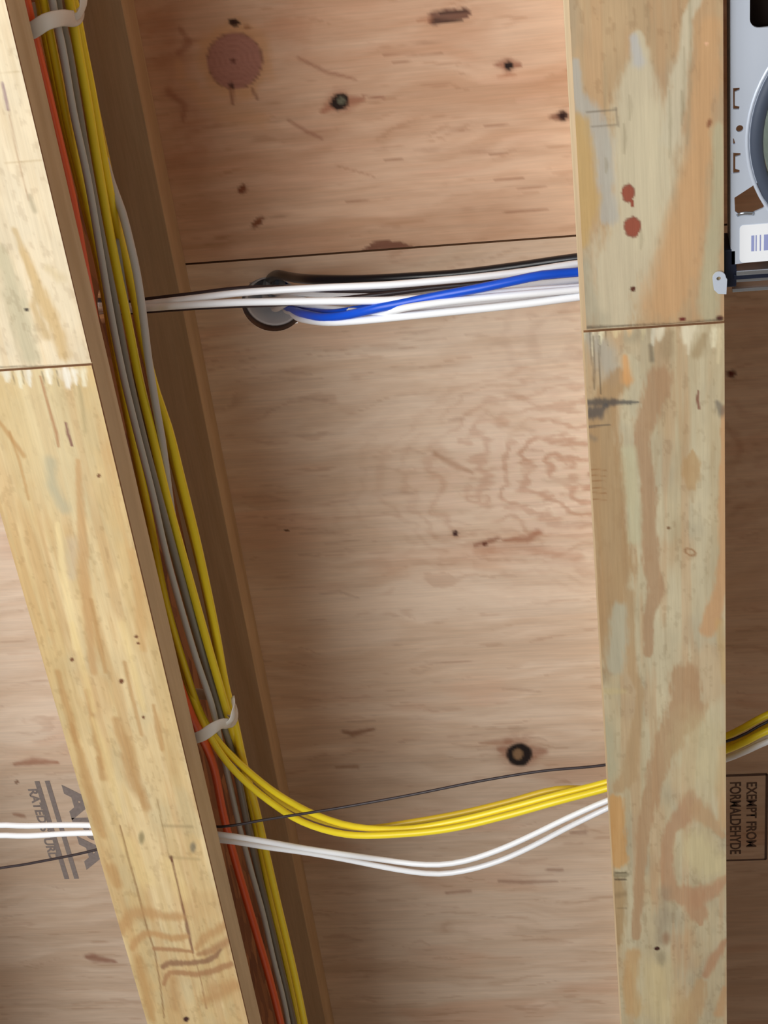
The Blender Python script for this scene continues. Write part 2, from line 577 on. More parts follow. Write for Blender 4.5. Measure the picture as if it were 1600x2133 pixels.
def fig_A(X, Y):      # sheet with the knots, above the seam in the photograph
    global GRAIN, STR
    GRAIN, STR = (0.45, 1.6), 0.85
    c = ply_base(X, Y, (238, 200, 168), (216, 172, 138), (208, 152, 114), 11)
    z = H
    S = lambda *a, **k: stroke(c, X, Y, z, *a, **k)
    E = lambda *a, **k: ell(c, X, Y, z, *a, **k)
    # redder resinous area round the big knot
    for (x, y, r, s) in ((355, 110, 40, .6), (380, 210, 45, .55), (340, 50, 35, .5), (420, 270, 40, .45), (600, 60, 40, .35), (330, 330, 40, .4), (660, 300, 50, .3), (395, 330, 35, .4)):
        E(x, y, r, r * 1.2, (188, 124, 90), soft=0.8, warp=0.6, strength=s * 0.6, seed=int(x))
    for pts in ([(350, 190, 7), (385, 220, 6), (380, 250, 4)], [(375, 60, 5), (395, 90, 7), (372, 110, 5)], [(600, 250, 3), (640, 275, 4), (670, 288, 3)], [(620, 120, 3), (680, 150, 4), (740, 165, 3)]):
        S(pts, (160, 98, 72), soft=0.7, warp=0.5, strength=0.6)
    E(489, 127, 74, 76, (214, 160, 112), soft=0.25, warp=0.2, strength=0.75)
    for pts in ([(400, 175, 10), (430, 215, 14), (480, 240, 22), (540, 250, 20)], [(560, 140, 8), (566, 160, 10)], [(370, 130, 8), (378, 160, 10)]):
        S(pts, (222, 172, 130), soft=0.6, warp=0.4, strength=0.8)
    E(489, 127, 57, 57, (184, 130, 112), soft=0.06, warp=0.03)
    for rr in (50, 40, 29, 18): E(487, 125, rr, rr, (150, 96, 78), ring=0.06, strength=0.35, warp=0.06)
    E(489, 127, 57, 57, (110, 64, 48), ring=0.03, strength=0.55, warp=0.03)
    E(486, 126, 6, 5, (92, 48, 38), soft=0.5, strength=0.8)
    S([(482, 180, 4), (484, 215, 4)], (140, 84, 62), soft=0.5, strength=0.8)
    S([(525, 185, 3), (536, 205, 4)], (120, 62, 40), soft=0.5, strength=0.6)
    S([(482, 176, 5), (484, 184, 3)], (40, 22, 16), soft=0.4, strength=0.9)
    E(488, 48, 11, 7, (62, 34, 20), soft=0.4, warp=0.4, ang=0.2)
    E(515, 56, 8, 4, (150, 92, 50), soft=0.6, strength=0.7)
    # small knots
    S([(672, 232, 5), (708, 212, 20), (755, 208, 5)], (168, 96, 66), soft=0.6, warp=0.3, strength=0.8)
    E(708, 212, 20, 16, (44, 28, 20), soft=0.2, warp=0.2, ang=-0.55)
    E(711, 210, 8, 8, (112, 108, 88), soft=0.3)
    S([(755, 200, 2), (800, 204, 3)], (160, 92, 66), strength=0.6)
    S([(1035, 136, 5), (1058, 137, 13), (1082, 135, 5)], (150, 84, 58), soft=0.5, strength=0.85)
    E(1060, 137, 9, 9, (44, 30, 26), soft=0.3)
    S([(1040, 160, 4), (1070, 156, 5)], (182, 118, 84), strength=0.7)
    S([(1148, 244, 4), (1172, 242, 11)], (120, 66, 46), soft=0.5, strength=0.9)
    E(1172, 241, 10, 9, (52, 28, 24), soft=0.3)
    # football shaped void
    S([(905, 38, 13), (968, 28, 12)], (104, 62, 50), soft=0.14, warp=0.12)
    S([(900, 44, 4), (960, 42, 3)], (44, 24, 20), soft=0.4, warp=0.1, strength=0.8)
    S([(915, 28, 2), (972, 22, 2)], (44, 24, 20), soft=0.5, strength=0.7)
    S([(870, 42, 3), (893, 40, 8)], (190, 130, 96), strength=0.7)
    # half moon on the seam
    S([(760, 522, 4), (790, 512, 10), (830, 512, 10), (868, 520, 3)], (134, 84, 66), soft=0.15, warp=0.1)
    E(505, 394, 11, 7, (140, 84, 56), soft=0.5, warp=0.5, ang=-0.9)
    E(537, 463, 15, 6, (146, 90, 60), soft=0.5, warp=0.5, ang=-0.7)
    # pale lobed patch and long streaks
    S([(560, 385, 18), (640, 365, 22), (720, 362, 14)], (228, 182, 150), soft=0.6, warp=0.35, strength=0.55)
    S([(700, 345, 2), (760, 362, 2), (780, 368, 2)], (180, 122, 90), strength=0.5)
    S([(590, 500, 22), (700, 505, 18)], (220, 172, 138), soft=0.7, strength=0.5)
    for (x, y, l) in ((930, 272, 60), (1010, 262, 50), (860, 315, 70), (960, 318, 80), (1020, 322, 40), (800, 335, 40), (1030, 376, 60), (1050, 442, 90), (720, 420, 50), (800, 115, 120), (850, 90, 70), (1080, 392, 60), (560, 452, 50), (820, 130, 40)):
        S([(x, y, 1.4), (x + l / 2, y - 2, 2.6), (x + l, y - 5, 1.2)], (156, 98, 68), soft=0.7, warp=0.3, strength=0.55, seed=int(x))
    for (x, y, l) in ((700, 310, 90), (880, 360, 120), (1000, 170, 130), (1050, 290, 100), (1080, 210, 60)):
        S([(x, y, 5), (x + l / 2, y - 4, 8), (x + l, y - 8, 4)], (236, 190, 158), soft=0.8, warp=0.4, strength=0.5, seed=int(x))
    return c


def fig_B(X, Y):      # sheet with the swirling figure
    global GRAIN, STR
    GRAIN, STR = (0.45, 1.6), 0.85
    c = ply_base(X, Y, (248, 224, 198), (230, 201, 172), (230, 188, 156), 57)
    z = H
    # colour turns greyer past the stamps, along a wavy edge
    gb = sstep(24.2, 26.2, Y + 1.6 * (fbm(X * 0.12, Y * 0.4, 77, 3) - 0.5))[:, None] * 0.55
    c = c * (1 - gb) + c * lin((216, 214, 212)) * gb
    # nested cathedral grain beside the right joist
    w = at(1235, 985, z)
    dx = (X - w[0])
    dy = (Y - w[1])
    rr = np.sqrt((dx * 0.62) ** 2 + (dy * 1.0) ** 2) + 0.75 * (fbm(X * 0.6, Y * 0.9, 5, 4) - 0.5) * 2 + 0.18 * (fbm(X * 2.2, Y * 4, 6, 3) - 0.5) * 2
    an = 0.30 * np.abs(dy) / (rr + 0.3)
    band = 0.5 + 0.5 * np.sin(rr * 10.5 + 2.5 * fbm(X * 0.5, Y * 0.5, 8, 3))
    amp = np.exp(-(rr / 3.8) ** 2) * sstep(0.1, 0.5, fbm(X * 0.8 + 4, Y * 0.8, 91, 3))
    k = (amp * (band - 0.5) * 1.3)[:, None]
    kp = np.clip(k, 0, 1)
    kn = np.clip(-k, 0, 1)
    c = c * (1 - kp) + lin((244, 212, 188)) * kp
    c = c * (1 - kn) + lin((196, 140, 110)) * kn
    # second swirl near the top right
    w = at(1290, 700, z)
    rr = np.sqrt(((X - w[0]) * 0.5) ** 2 + ((Y - w[1]) * 1.1) ** 2) + 0.7 * (fbm(X * 0.7, Y * 1.1, 15, 4) - 0.5) * 2
    k = (np.exp(-(rr / 2.6) ** 2) * (np.sin(rr * 8) * 0.5) * 0.4)[:, None]
    c = c * (1 - np.clip(-k, 0, 1)) + lin((160, 106, 76)) * np.clip(-k, 0, 1)
    S = lambda *a, **k: stroke(c, X, Y, z, *a, **k)
    E = lambda *a, **k: ell(c, X, Y, z, *a, **k)
    rnd = random.Random(4)
    for i in range(70):
        x = rnd.uniform(450, 1180)
        y = rnd.uniform(690, 2100)
        l = rnd.uniform(30, 110)
        S([(x, y, 1.5), (x + l / 2, y + rnd.uniform(-6, 6), rnd.uniform(2, 5)), (x + l, y + rnd.uniform(-8, 8), 1.5)],
          (184, 146, 118), soft=0.9, warp=0.6, strength=rnd.uniform(0.2, 0.5), seed=i)
    for i in range(45):
        x = rnd.uniform(450, 1150)
        y = rnd.uniform(690, 2100)
        l = rnd.uniform(60, 160)
        S([(x, y, 4), (x + l / 2, y + rnd.uniform(-8, 8), rnd.uniform(6, 14)), (x + l, y + rnd.uniform(-8, 8), 4)],
          (240, 214, 190), soft=0.9, warp=0.5, strength=rnd.uniform(0.2, 0.45), seed=i)
    E(949, 1111, 6, 6, (84, 54, 50), soft=0.35)
    E(597, 1105, 4, 3, (110, 74, 54), soft=0.4)
    S([(990, 1136, 4), (1012, 1130, 6), (1040, 1120, 3)], (150, 88, 60), soft=0.6, warp=0.4, strength=0.8)
    E(1010, 1133, 5, 4, (110, 58, 38), soft=0.5)
    S([(1050, 1125, 3), (1100, 1122, 8), (1122, 1110, 7)], (168, 104, 72), soft=0.6, warp=0.4, strength=0.8)
    S([(990, 1150, 6), (1080, 1140, 12), (1200, 1160, 10)], (196, 132, 96), soft=0.9, warp=0.4, strength=0.4)
    S([(905, 945, 4), (940, 965, 7), (985, 985, 3)], (176, 124, 88), soft=0.6, warp=0.4, strength=0.6)
    # ring knot
    S([(1040, 1560, 5), (1082, 1572, 30), (1135, 1565, 6)], (160, 96, 66), soft=0.6, warp=0.4, strength=0.75)
    S([(1000, 1548, 2), (1060, 1545, 8)], (160, 100, 70), soft=0.7, strength=0.6)
    E(1082, 1572, 27, 23, (38, 30, 28), soft=0.14, warp=0.1)
    E(1079, 1571, 10, 11, (150, 118, 86), soft=0.3, warp=0.12)
    S([(715, 1524, 4), (735, 1528, 6), (780, 1518, 3)], (146, 92, 62), soft=0.6, warp=0.4, strength=0.8)
    S([(700, 1598, 3), (745, 1597, 4)], (160, 108, 76), strength=0.6)
    for pts in ([(1040, 1835, 3), (1090, 1838, 4), (1160, 1836, 2)], [(1140, 1812, 3), (1170, 1812, 3)], [(930, 1860, 3), (980, 1856, 3)], [(1190, 1735, 3), (1220, 1734, 4)]):
        S(pts, (140, 96, 76), soft=0.6, warp=0.4, strength=0.6)
    # left bay and right bay marks
    S([(30, 1592, 3), (70, 1586, 7), (120, 1588, 3)], (166, 104, 76), soft=0.6, warp=0.3, strength=0.8)
    E(35, 1629, 3, 4, (130, 88, 66), soft=0.5)
    S([(30, 1696, 3), (50, 1700, 4)], (150, 96, 70), strength=0.7)
    S([(180, 1993, 4), (195, 1995, 8), (240, 2003, 3)], (140, 80, 58), soft=0.6, strength=0.8)
    E(1524, 779, 9, 7, (110, 52, 40), soft=0.6, warp=0.4)
    return c


# ------------------------------------------------------------------ figure of the joists' veneer faces
def lvl_base(X, Y, c0, c1, seed, f=1.0):
    xx = X + 0.5 * (fbm(X * 0.5, Y * 0.10, seed + 20, 3) - 0.5)
    t = fbm(xx * 1.0 * f, Y * 0.10, seed, 4)
    t2 = fbm(xx * 5.0, Y * 0.45, seed + 2, 4)
    k = sstep(0.35, 0.62, t * 0.7 + t2 * 0.3)[:, None]
    c = lin(c0) * (1 - k) + lin(c1) * k
    p = sstep(0.62, 0.8, fbm(X * 9, Y * 0.8, seed + 5, 3))[:, None] * 0.14
    c = c * (1 - p) + c * lin((200, 170, 140)) * p
    return c * (0.90 + 0.20 * fbm(X * 1.6 + 3, Y * 0.9, seed + 30, 5))[:, None]


TAN = (194, 154, 112)
PALE = (200, 186, 156)
GREY = (174, 166, 150)


def fig_right_near(X, Y):     # right joist, part above the joint in the photograph
    global GRAIN, STR
    GRAIN, STR = (1.7, 0.4), 0.85
    c = lvl_base(X, Y, (190, 160, 122), (182, 154, 118), 71)
    c = weather(c, X, Y, 271)
    S = lambda *a, **k: stroke(c, X, Y, 0, *a, **k)
    E = lambda *a, **k: ell(c, X, Y, 0, *a, **k)
    S([(1330, 75, 10), (1335, 120, 20), (1330, 200, 45), (1335, 300, 72), (1340, 400, 68), (1320, 480, 62), (1290, 560, 70), (1275, 640, 62)], (200, 187, 158), soft=0.3, warp=0.35)
    S([(1355, 250, 40), (1350, 330, 55), (1350, 420, 38), (1335, 500, 30)], (206, 192, 160), soft=0.6, strength=0.8)
    S([(1452, 0, 12), (1432, 40, 10), (1428, 100, 14), (1415, 160, 18), (1410, 220, 18), (1400, 290, 22)], (200, 188, 160), soft=0.3, warp=0.3)
    S([(1437, 0, 3), (1440, 180, 3), (1432, 300, 3)], (150, 138, 110), soft=0.6, strength=0.5)
    S([(1198, 130, 8), (1202, 200, 16), (1230, 240, 22), (1255, 300, 24), (1262, 400, 18), (1268, 450, 18)], (176, 170, 158), soft=0.35, warp=0.35)
    S([(1320, 80, 8), (1330, 130, 12)], (184, 180, 174), soft=0.5)
    S([(1222, 236, 1.6), (1285, 228, 2)], (118, 106, 88), soft=0.5, strength=0.8)
    S([(1232, 266, 1.6), (1284, 262, 2)], (118, 106, 88), soft=0.5, strength=0.7)
    S([(1283, 225, 2), (1288, 262, 3)], (120, 104, 86), soft=0.5, strength=0.6)
    S([(1206, 260, 22), (1212, 330, 26), (1220, 420, 26), (1205, 500, 20)], (192, 158, 104), soft=0.3, warp=0.3)
    S([(1480, 60, 24), (1475, 160, 26), (1462, 230, 22), (1462, 310, 22), (1440, 400, 28), (1425, 480, 36), (1410, 560, 42), (1385, 630, 46)], (198, 156, 112), soft=0.35, warp=0.3)
    S([(1495, 270, 12), (1500, 360, 12), (1495, 450, 14), (1480, 540, 14), (1478, 610, 20), (1478, 660, 18)], (180, 170, 138), soft=0.4, warp=0.3)
    S([(1215, 560, 20), (1225, 640, 22), (1240, 670, 24)], (166, 156, 132), soft=0.5, strength=0.7)
    for (x, y0, y1, s) in ((1395, 190, 330, .5), (1300, 260, 320, .5), (1312, 200, 250, .4), (1420, 190, 260, .5), (1262, 330, 360, .5), (1425, 100, 240, .4), (1260, 130, 240, .3), (1335, 480, 520, .4), (1350, 20, 90, .3)):
        S([(x, y0, 2), (x + 2, (y0 + y1) / 2, 4), (x, y1, 2)], (140, 126, 98), soft=0.7, warp=0.4, strength=s, seed=int(x))
    for (x, y, rx, ry) in ((1309, 404, 13, 17), (1317, 425, 4, 7), (1318, 474, 17, 19)):
        E(x, y, rx, ry, (152, 82, 62), soft=0.14, warp=0.25)
        E(x, y, rx, ry, (110, 48, 34), ring=0.12, strength=0.5, warp=0.2)
    E(1319, 603, 6, 5, (92, 50, 36), soft=0.3, warp=0.2, ang=-0.6)
    E(1422, 666, 7, 4, (110, 46, 38), soft=0.4)
    E(1500, 664, 8, 5, (80, 40, 32), soft=0.5)
    E(1478, 258, 5, 9, (130, 78, 52), soft=0.5, ang=0.3, strength=0.8)
    E(1472, 92, 4, 3, (226, 176, 140), soft=0.5)
    S([(1210, 684, 3), (1300, 680, 2), (1400, 676, 2), (1505, 668, 3)], (70, 56, 44), soft=0.7, warp=0.6, strength=0.8)
    return c


def fig_right_far(X, Y):
    global GRAIN, STR
    GRAIN, STR = (1.7, 0.4), 0.8
    c = lvl_base(X, Y, (198, 184, 152), (186, 168, 134), 93)
    c = weather(c, X, Y, 293)
    S = lambda *a, **k: stroke(c, X, Y, 0, *a, **k)
    E = lambda *a, **k: ell(c, X, Y, 0, *a, **k)
    S([(1230, 700, 14), (1260, 740, 26), (1275, 780, 20)], GREY, soft=0.5)
    # tan bands of latewood
    S([(1290, 790, 24), (1262, 830, 22), (1250, 900, 36), (1262, 980, 40), (1270, 1080, 42), (1280, 1180, 40), (1265, 1260, 32), (1265, 1330, 26), (1275, 1390, 18)], (170, 136, 96), soft=0.25, warp=0.25)
    S([(1303, 745, 6), (1306, 790, 11)], (214, 158, 100), soft=0.5)
    S([(1375, 790, 26), (1362, 830, 24), (1345, 880, 24), (1338, 930, 16), (1348, 1000, 17), (1352, 1100, 17), (1358, 1180, 18), (1368, 1230, 17), (1352, 1280, 12), (1350, 1360, 10)], (170, 134, 100), soft=0.2, warp=0.22)
    S([(1310, 1240, 12), (1312, 1320, 10), (1316, 1400, 11), (1335, 1440, 8), (1322, 1540, 12), (1310, 1620, 16), (1290, 1640, 14)], (176, 146, 108), soft=0.25, warp=0.25)
    S([(1425, 1410, 28), (1430, 1480, 42), (1400, 1520, 30), (1378, 1580, 24), (1362, 1640, 17), (1345, 1700, 16), (1338, 1760, 13), (1330, 1850, 10), (1325, 1950, 9)], (174, 138, 102), soft=0.2, warp=0.25)
    S([(1440, 1670, 22), (1425, 1700, 20), (1395, 1730, 12), (1388, 1800, 14), (1395, 1860, 18), (1440, 1870, 24), (1456, 1905, 18), (1460, 1925, 5)], (178, 138, 104), soft=0.22, warp=0.25)
    S([(1456, 1690, 20), (1490, 1720, 10), (1505, 1740, 6)], (184, 150, 112), soft=0.3)
    S([(1455, 1870, 22), (1490, 1850, 14), (1510, 1830, 8)], (180, 138, 104), soft=0.3, warp=0.3)
    S([(1385, 1860, 14), (1382, 1900, 14), (1376, 1960, 10)], (150, 132, 108), soft=0.6, strength=0.7)
    S([(1282, 1670, 16), (1284, 1730, 20), (1290, 1790, 18)], (198, 148, 88), soft=0.2, warp=0.15)
    S([(1288, 1840, 14), (1292, 1900, 14), (1288, 1960, 9)], (166, 134, 92), soft=0.4)
    S([(1320, 1990, 14), (1308, 2050, 16), (1320, 2100, 18)], (190, 152, 104), soft=0.3)
    S([(1460, 2050, 12), (1450, 2090, 22), (1425, 2125, 24)], (184, 150, 108), soft=0.3, warp=0.3)
    S([(1512, 1960, 6), (1485, 2000, 12), (1470, 2030, 8)], (176, 132, 98), soft=0.4)
    S([(1510, 2060, 6), (1498, 2110, 10)], (186, 146, 104), soft=0.4)
    S([(1510, 850, 7), (1508, 950, 8), (1505, 1050, 9), (1508, 1150, 9), (1500, 1230, 14), (1485, 1290, 20), (1475, 1310, 16)], (196, 150, 106), soft=0.3, warp=0.3)
    S([(1500, 1300, 10), (1510, 1420, 6)], (196, 160, 104), soft=0.5, strength=0.6)
    S([(1505, 1560, 8), (1500, 1640, 10), (1508, 1720, 8)], (196, 158, 112), soft=0.5, strength=0.7)
    # eye shaped figure
    S([(1443, 938, 3), (1441, 968, 18), (1441, 990, 18), (1440, 1010, 12)], (182, 148, 104), soft=0.2, warp=0.12)
    S([(1440, 1020, 8), (1443, 1045, 3)], (170, 140, 104), soft=0.6, strength=0.6)
    # pale grain between
    S([(1290, 1270, 14), (1288, 1330, 20), (1282, 1390, 16)], (178, 172, 148), soft=0.4)
    S([(1230, 1440, 6), (1300, 1440, 5)], (196, 176, 128), soft=0.6, strength=0.6)
    S([(1250, 1530, 28), (1252, 1600, 28)], (176, 168, 138), soft=0.5)
    S([(1240, 1410, 16), (1250, 1410, 16)], (140, 114, 84), soft=0.5, strength=0.6)
    S([(1310, 940, 14), (1320, 1050, 14), (1322, 1120, 14)], (192, 184, 150), soft=0.4)
    S([(1460, 1540, 50), (1470, 1600, 50)], (200, 184, 142), soft=0.8, strength=0.7)
    S([(1450, 1770, 34), (1480, 1800, 30)], (206, 190, 146), soft=0.5, strength=0.9)
    S([(1370, 2030, 34), (1375, 2100, 40)], (204, 182, 134), soft=0.7, strength=0.8)
    # torn pale chips at the joint
    for (x, w, l, col) in ((1212, 7, 30, (214, 204, 174)), (1237, 3, 40, (228, 212, 178)), (1252, 5, 20, (238, 228, 192)), (1284, 8, 8, (224, 204, 158)), (1312, 5, 8, (230, 190, 140)), (1375, 9, 12, (236, 226, 198)), (1362, 5, 22, (220, 212, 188)), (1432, 13, 16, (236, 226, 196)), (1436, 6, 36, (220, 206, 176)), (1489, 7, 24, (238, 228, 194)), (1500, 5, 50, (214, 196, 158)), (1340, 5, 14, (206, 190, 150))):
        S([(x, 688, w * 1.1), (x - l * 0.08, 690 + l * 1.3, w * 0.5)], col, soft=0.6, warp=0.9, strength=0.9, seed=x)
    for (x, y0, y1, w) in ((1236, 700, 810, 1.8), (1248, 700, 820, 1.6), (1228, 690, 760, 1.2), (1262, 690, 720, 1.2)):
        S([(x, y0, w), (x + 3, y1, w)], (92, 78, 58), soft=0.5, strength=0.8)
    S([(1355, 720, 4), (1358, 750, 5)], (104, 92, 76), soft=0.6, strength=0.8)
    S([(1310, 705, 12), (1330, 700, 10)], (150, 134, 108), soft=0.7, strength=0.6)
    S([(1395, 695, 10), (1388, 730, 16)], (160, 138, 106), soft=0.5, strength=0.8)
    S([(1465, 700, 8), (1452, 735, 12)], (160, 136, 100), soft=0.4, strength=0.9)
    # scuffed dark smear
    S([(1216, 838, 6), (1260, 838, 9), (1330, 838, 2)], (72, 70, 70), soft=0.45, warp=0.35)
    S([(1220, 862, 14), (1250, 858, 12), (1262, 845, 5)], (78, 76, 76), soft=0.4, warp=0.4)
    S([(1220, 890, 3), (1270, 884, 1.5)], (84, 76, 70), soft=0.5, strength=0.8)
    S([(1220, 905, 6), (1240, 915, 5)], (130, 116, 98), soft=0.7, strength=0.7)
    S([(1494, 838, 5), (1504, 855, 12)], (92, 86, 82), soft=0.5, warp=0.4, strength=0.8)
    S([(1455, 815, 2), (1453, 832, 3), (1456, 850, 3)], (116, 50, 38), soft=0.4, warp=0.3)
    E(1438, 1150, 11, 6, (158, 120, 84), soft=0.4, ang=0.4, ring=0.3)
    for y in (978, 990, 1001, 1016, 1026, 1040):
        S([(1226, y, 1.3), (1262, y + 1, 1)], (140, 92, 52), soft=0.6, strength=0.7)
    E(1393, 1100, 4, 3, (130, 100, 70), soft=0.5)
    # stamp smudge
    S([(1284, 1822, 7), (1302, 1822, 7)], (128, 116, 88), soft=0.2, strength=0.85)
    S([(1282, 1832, 1.6), (1304, 1832, 1.6)], (74, 62, 46), soft=0.4)
    S([(1282, 1818, 1.2), (1304, 1818, 1.2)], (94, 82, 60), soft=0.4)
    S([(1286, 1892, 1.2), (1306, 1892, 1.2)], (120, 100, 72), soft=0.4, strength=0.7)
    S([(1284, 1865, 5), (1300, 1862, 5)], (136, 112, 80), soft=0.6, strength=0.6)
    E(1369, 1976, 6, 4, (60, 26, 18), soft=0.25)
    E(1377, 1995, 10, 14, (140, 126, 100), soft=0.7, strength=0.6)
    E(1388, 1955, 8, 12, (150, 112, 82), soft=0.7, strength=0.7)
    return c


def fig_left_near(X, Y):
    global GRAIN, STR
    GRAIN, STR = (1.7, 0.4), 0.85
    c = lvl_base(X, Y, (232, 214, 182), (220, 198, 162), 131)
    S = lambda *a, **k: stroke(c, X, Y, 0, *a, **k)
    E = lambda *a, **k: ell(c, X, Y, 0, *a, **k)
    S([(0, 520, 12), (25, 600, 20), (45, 680, 24), (60, 740, 20)], (196, 184, 152), soft=0.5, warp=0.3)
    S([(30, 480, 6), (70, 580, 12), (110, 670, 16), (135, 740, 14)], (206, 174, 122), soft=0.4, warp=0.3)
    S([(80, 590, 5), (70, 640, 8), (95, 700, 10)], (204, 176, 130), soft=0.5)
    S([(100, 560, 8), (125, 580, 10)], (206, 182, 136), soft=0.7, strength=0.6)
    S([(60, 410, 5), (72, 440, 5)], (176, 160, 128), soft=0.7, strength=0.8)
    S([(5, 175, 3), (12, 210, 3.5), (16, 230, 3)], (150, 120, 128), soft=0.5, strength=0.9)
    S([(18, 240, 1.5), (35, 320, 2), (48, 380, 1.5), (60, 420, 1.2)], (190, 160, 130), soft=0.6, strength=0.8)
    S([(0, 155, 1.2), (40, 150, 1)], (190, 166, 124), soft=0.6, strength=0.6)
    S([(10, 340, 1.5), (85, 335, 1)], (196, 170, 128), soft=0.6, strength=0.6)
    E(55, 646, 5, 3, (70, 62, 54), soft=0.4)
    S([(0, 766, 2), (100, 764, 1.5), (187, 762, 2)], (90, 74, 56), soft=0.6, warp=0.4, strength=0.8)
    c = weather(c, X, Y, 331, (200, 190, 168), (218, 184, 136), 0.8)
    return c


def fig_left_far(X, Y):
    global GRAIN, STR
    GRAIN, STR = (1.7, 0.4), 0.85
    # the face yellows towards the far end of the board
    c = lvl_base(X, Y, (228, 202, 154), (212, 182, 130), 177, 1.4)
    c = weather(c, X, Y, 377, (196, 180, 142), (200, 158, 106), 1.2)
    S = lambda *a, **k: stroke(c, X, Y, 0, *a, **k)
    E = lambda *a, **k: ell(c, X, Y, 0, *a, **k)
    S([(60, 800, 60), (80, 900, 80), (120, 1000, 80)], (218, 200, 158), soft=0.9, strength=0.6)
    for (x, w, l, col) in ((12, 8, 14, (240, 236, 218)), (38, 5, 26, (236, 230, 204)), (58, 6, 22, (240, 236, 220)), (100, 7, 18, (246, 240, 222)), (138, 12, 22, (246, 242, 230)), (155, 5, 20, (244, 238, 222)), (172, 7, 22, (242, 234, 206))):
        S([(x, 774, w * 1.1), (x + l * 0.22, 776 + l * 1.2, w * 0.5)], col, soft=0.6, warp=0.9, strength=0.85, seed=x)
    for (x, y0, y1) in ((26, 772, 800), (46, 772, 798), (88, 775, 800), (118, 772, 805)):
        S([(x, y0, 1.3), (x + 4, y1, 1.3)], (120, 104, 84), soft=0.6, strength=0.7)
    S([(84, 785, 2.5), (95, 825, 2.5), (108, 870, 3), (118, 905, 3.5), (122, 930, 2.5)], (170, 112, 72), soft=0.5, warp=0.3, strength=0.85)
    S([(137, 880, 2), (142, 905, 3.5), (150, 928, 2.5)], (124, 74, 72), soft=0.4)
    S([(164, 805, 4), (172, 850, 4), (178, 900, 3)], (180, 160, 118), soft=0.5, strength=0.7)
    S([(105, 960, 10), (108, 1010, 10), (135, 1060, 10)], (176, 172, 146), soft=0.8, strength=0.7)
    S([(150, 1130, 12), (150, 1200, 8)], (206, 188, 160), soft=0.6, strength=0.6)
    S([(120, 1090, 5), (132, 1200, 7), (150, 1290, 8), (158, 1350, 6)], (240, 216, 162), soft=0.4, strength=0.7)
    S([(162, 960, 5), (168, 1060, 8), (175, 1150, 10), (180, 1250, 10), (186, 1320, 9), (195, 1400, 7)], (200, 158, 108), soft=0.4, warp=0.3, strength=0.9)
    S([(212, 1010, 4), (218, 1060, 5), (224, 1080, 3)], (200, 172, 124), soft=0.5, strength=0.7)
    S([(275, 1150, 8), (288, 1220, 9), (292, 1300, 10), (300, 1350, 8)], (206, 164, 108), soft=0.5, warp=0.4, strength=0.8)
    for pts in ([(20, 900, 3), (40, 960, 3), (60, 1040, 3)], [(0, 880, 4), (50, 950, 5)], [(120, 1400, 6), (148, 1500, 8), (160, 1550, 6)], [(182, 1440, 5), (200, 1540, 6), (215, 1600, 5)],
                [(240, 1500, 8), (262, 1560, 13), (275, 1620, 14), (305, 1680, 10)], [(260, 1380, 4), (275, 1450, 4), (295, 1530, 4)], [(165, 1560, 8), (185, 1640, 12), (200, 1700, 12), (215, 1740, 8)],
                [(320, 1470, 4), (330, 1520, 6), (338, 1560, 5)], [(205, 1580, 5), (215, 1620, 8)], [(232, 1810, 12), (245, 1840, 10)], [(150, 1510, 5), (158, 1545, 4)], [(190, 1250, 4), (205, 1330, 5), (220, 1400, 4)]):
        S(pts, (186, 142, 90), soft=0.45, warp=0.35, strength=0.8, seed=int(pts[0][0]))
    for pts in ([(195, 1500, 6), (220, 1570, 9), (238, 1640, 8), (250, 1690, 5)], [(150, 1300, 6), (175, 1400, 7), (195, 1480, 5)], [(255, 1300, 8), (280, 1400, 8), (300, 1480, 6)], [(270, 1760, 16), (300, 1830, 18)], [(350, 1800, 14), (380, 1860, 16)]):
        S(pts, (234, 206, 146), soft=0.6, warp=0.4, strength=0.65, seed=int(pts[0][0]))
    for (x, y, rx, ry) in ((206, 991, 3.5, 4), (284, 1326, 4, 3), (288, 1340, 4, 2), (150, 1374, 4, 4), (253, 1419, 5, 5), (299, 1494, 3, 3)):
        E(x, y, rx, ry, (120, 76, 50), soft=0.4)
    E(295, 1745, 6, 12, (140, 126, 90), soft=0.6, strength=0.8)
    E(402, 1765, 6, 10, (124, 116, 96), soft=0.6, strength=0.8)
    S([(340, 1720, 3), (400, 1722, 3)], (160, 138, 100), soft=0.7, strength=0.6)
    S([(360, 1786, 3), (415, 1790, 3)], (184, 158, 112), soft=0.7, strength=0.7)
    # fine dark splits
    S([(328, 1665, 1.2), (340, 1730, 1.5), (352, 1780, 1.2)], (150, 118, 74), soft=0.6, strength=0.7)
    S([(356, 1786, 4), (358, 1794, 2)], (90, 44, 30), soft=0.5)
    S([(358, 1790, 1.8), (372, 1850, 1.8), (382, 1895, 2.4), (392, 1940, 4), (402, 1985, 1.8)], (104, 48, 40), soft=0.5, warp=0.3, strength=0.9)
    S([(402, 1985, 1.2), (418, 2040, 1.2), (430, 2100, 2)], (150, 104, 66), soft=0.6, strength=0.8)
    S([(250, 1720, 1.6), (268, 1790, 1.6), (285, 1850, 1.6), (298, 1900, 1.6), (308, 1940, 2.4), (322, 1980, 1.6), (335, 2060, 1.4), (342, 2120, 1.4)], (138, 96, 58), soft=0.5, strength=0.85)
    # wavy dark latewood bands near the far end
    B1, B2, B3 = (192, 148, 98), (172, 126, 86), (146, 106, 78)
    S([(252, 1940, 8), (258, 1926, 11), (275, 1904, 12), (302, 1900, 12), (344, 1909, 8), (378, 1910, 8)], B1, soft=0.5, warp=0.3, strength=0.9)
    S([(276, 1975, 6), (282, 1962, 7), (302, 1945, 7), (320, 1944, 6), (357, 1955, 7), (388, 1951, 6)], B1, soft=0.45, warp=0.25, strength=1.0)
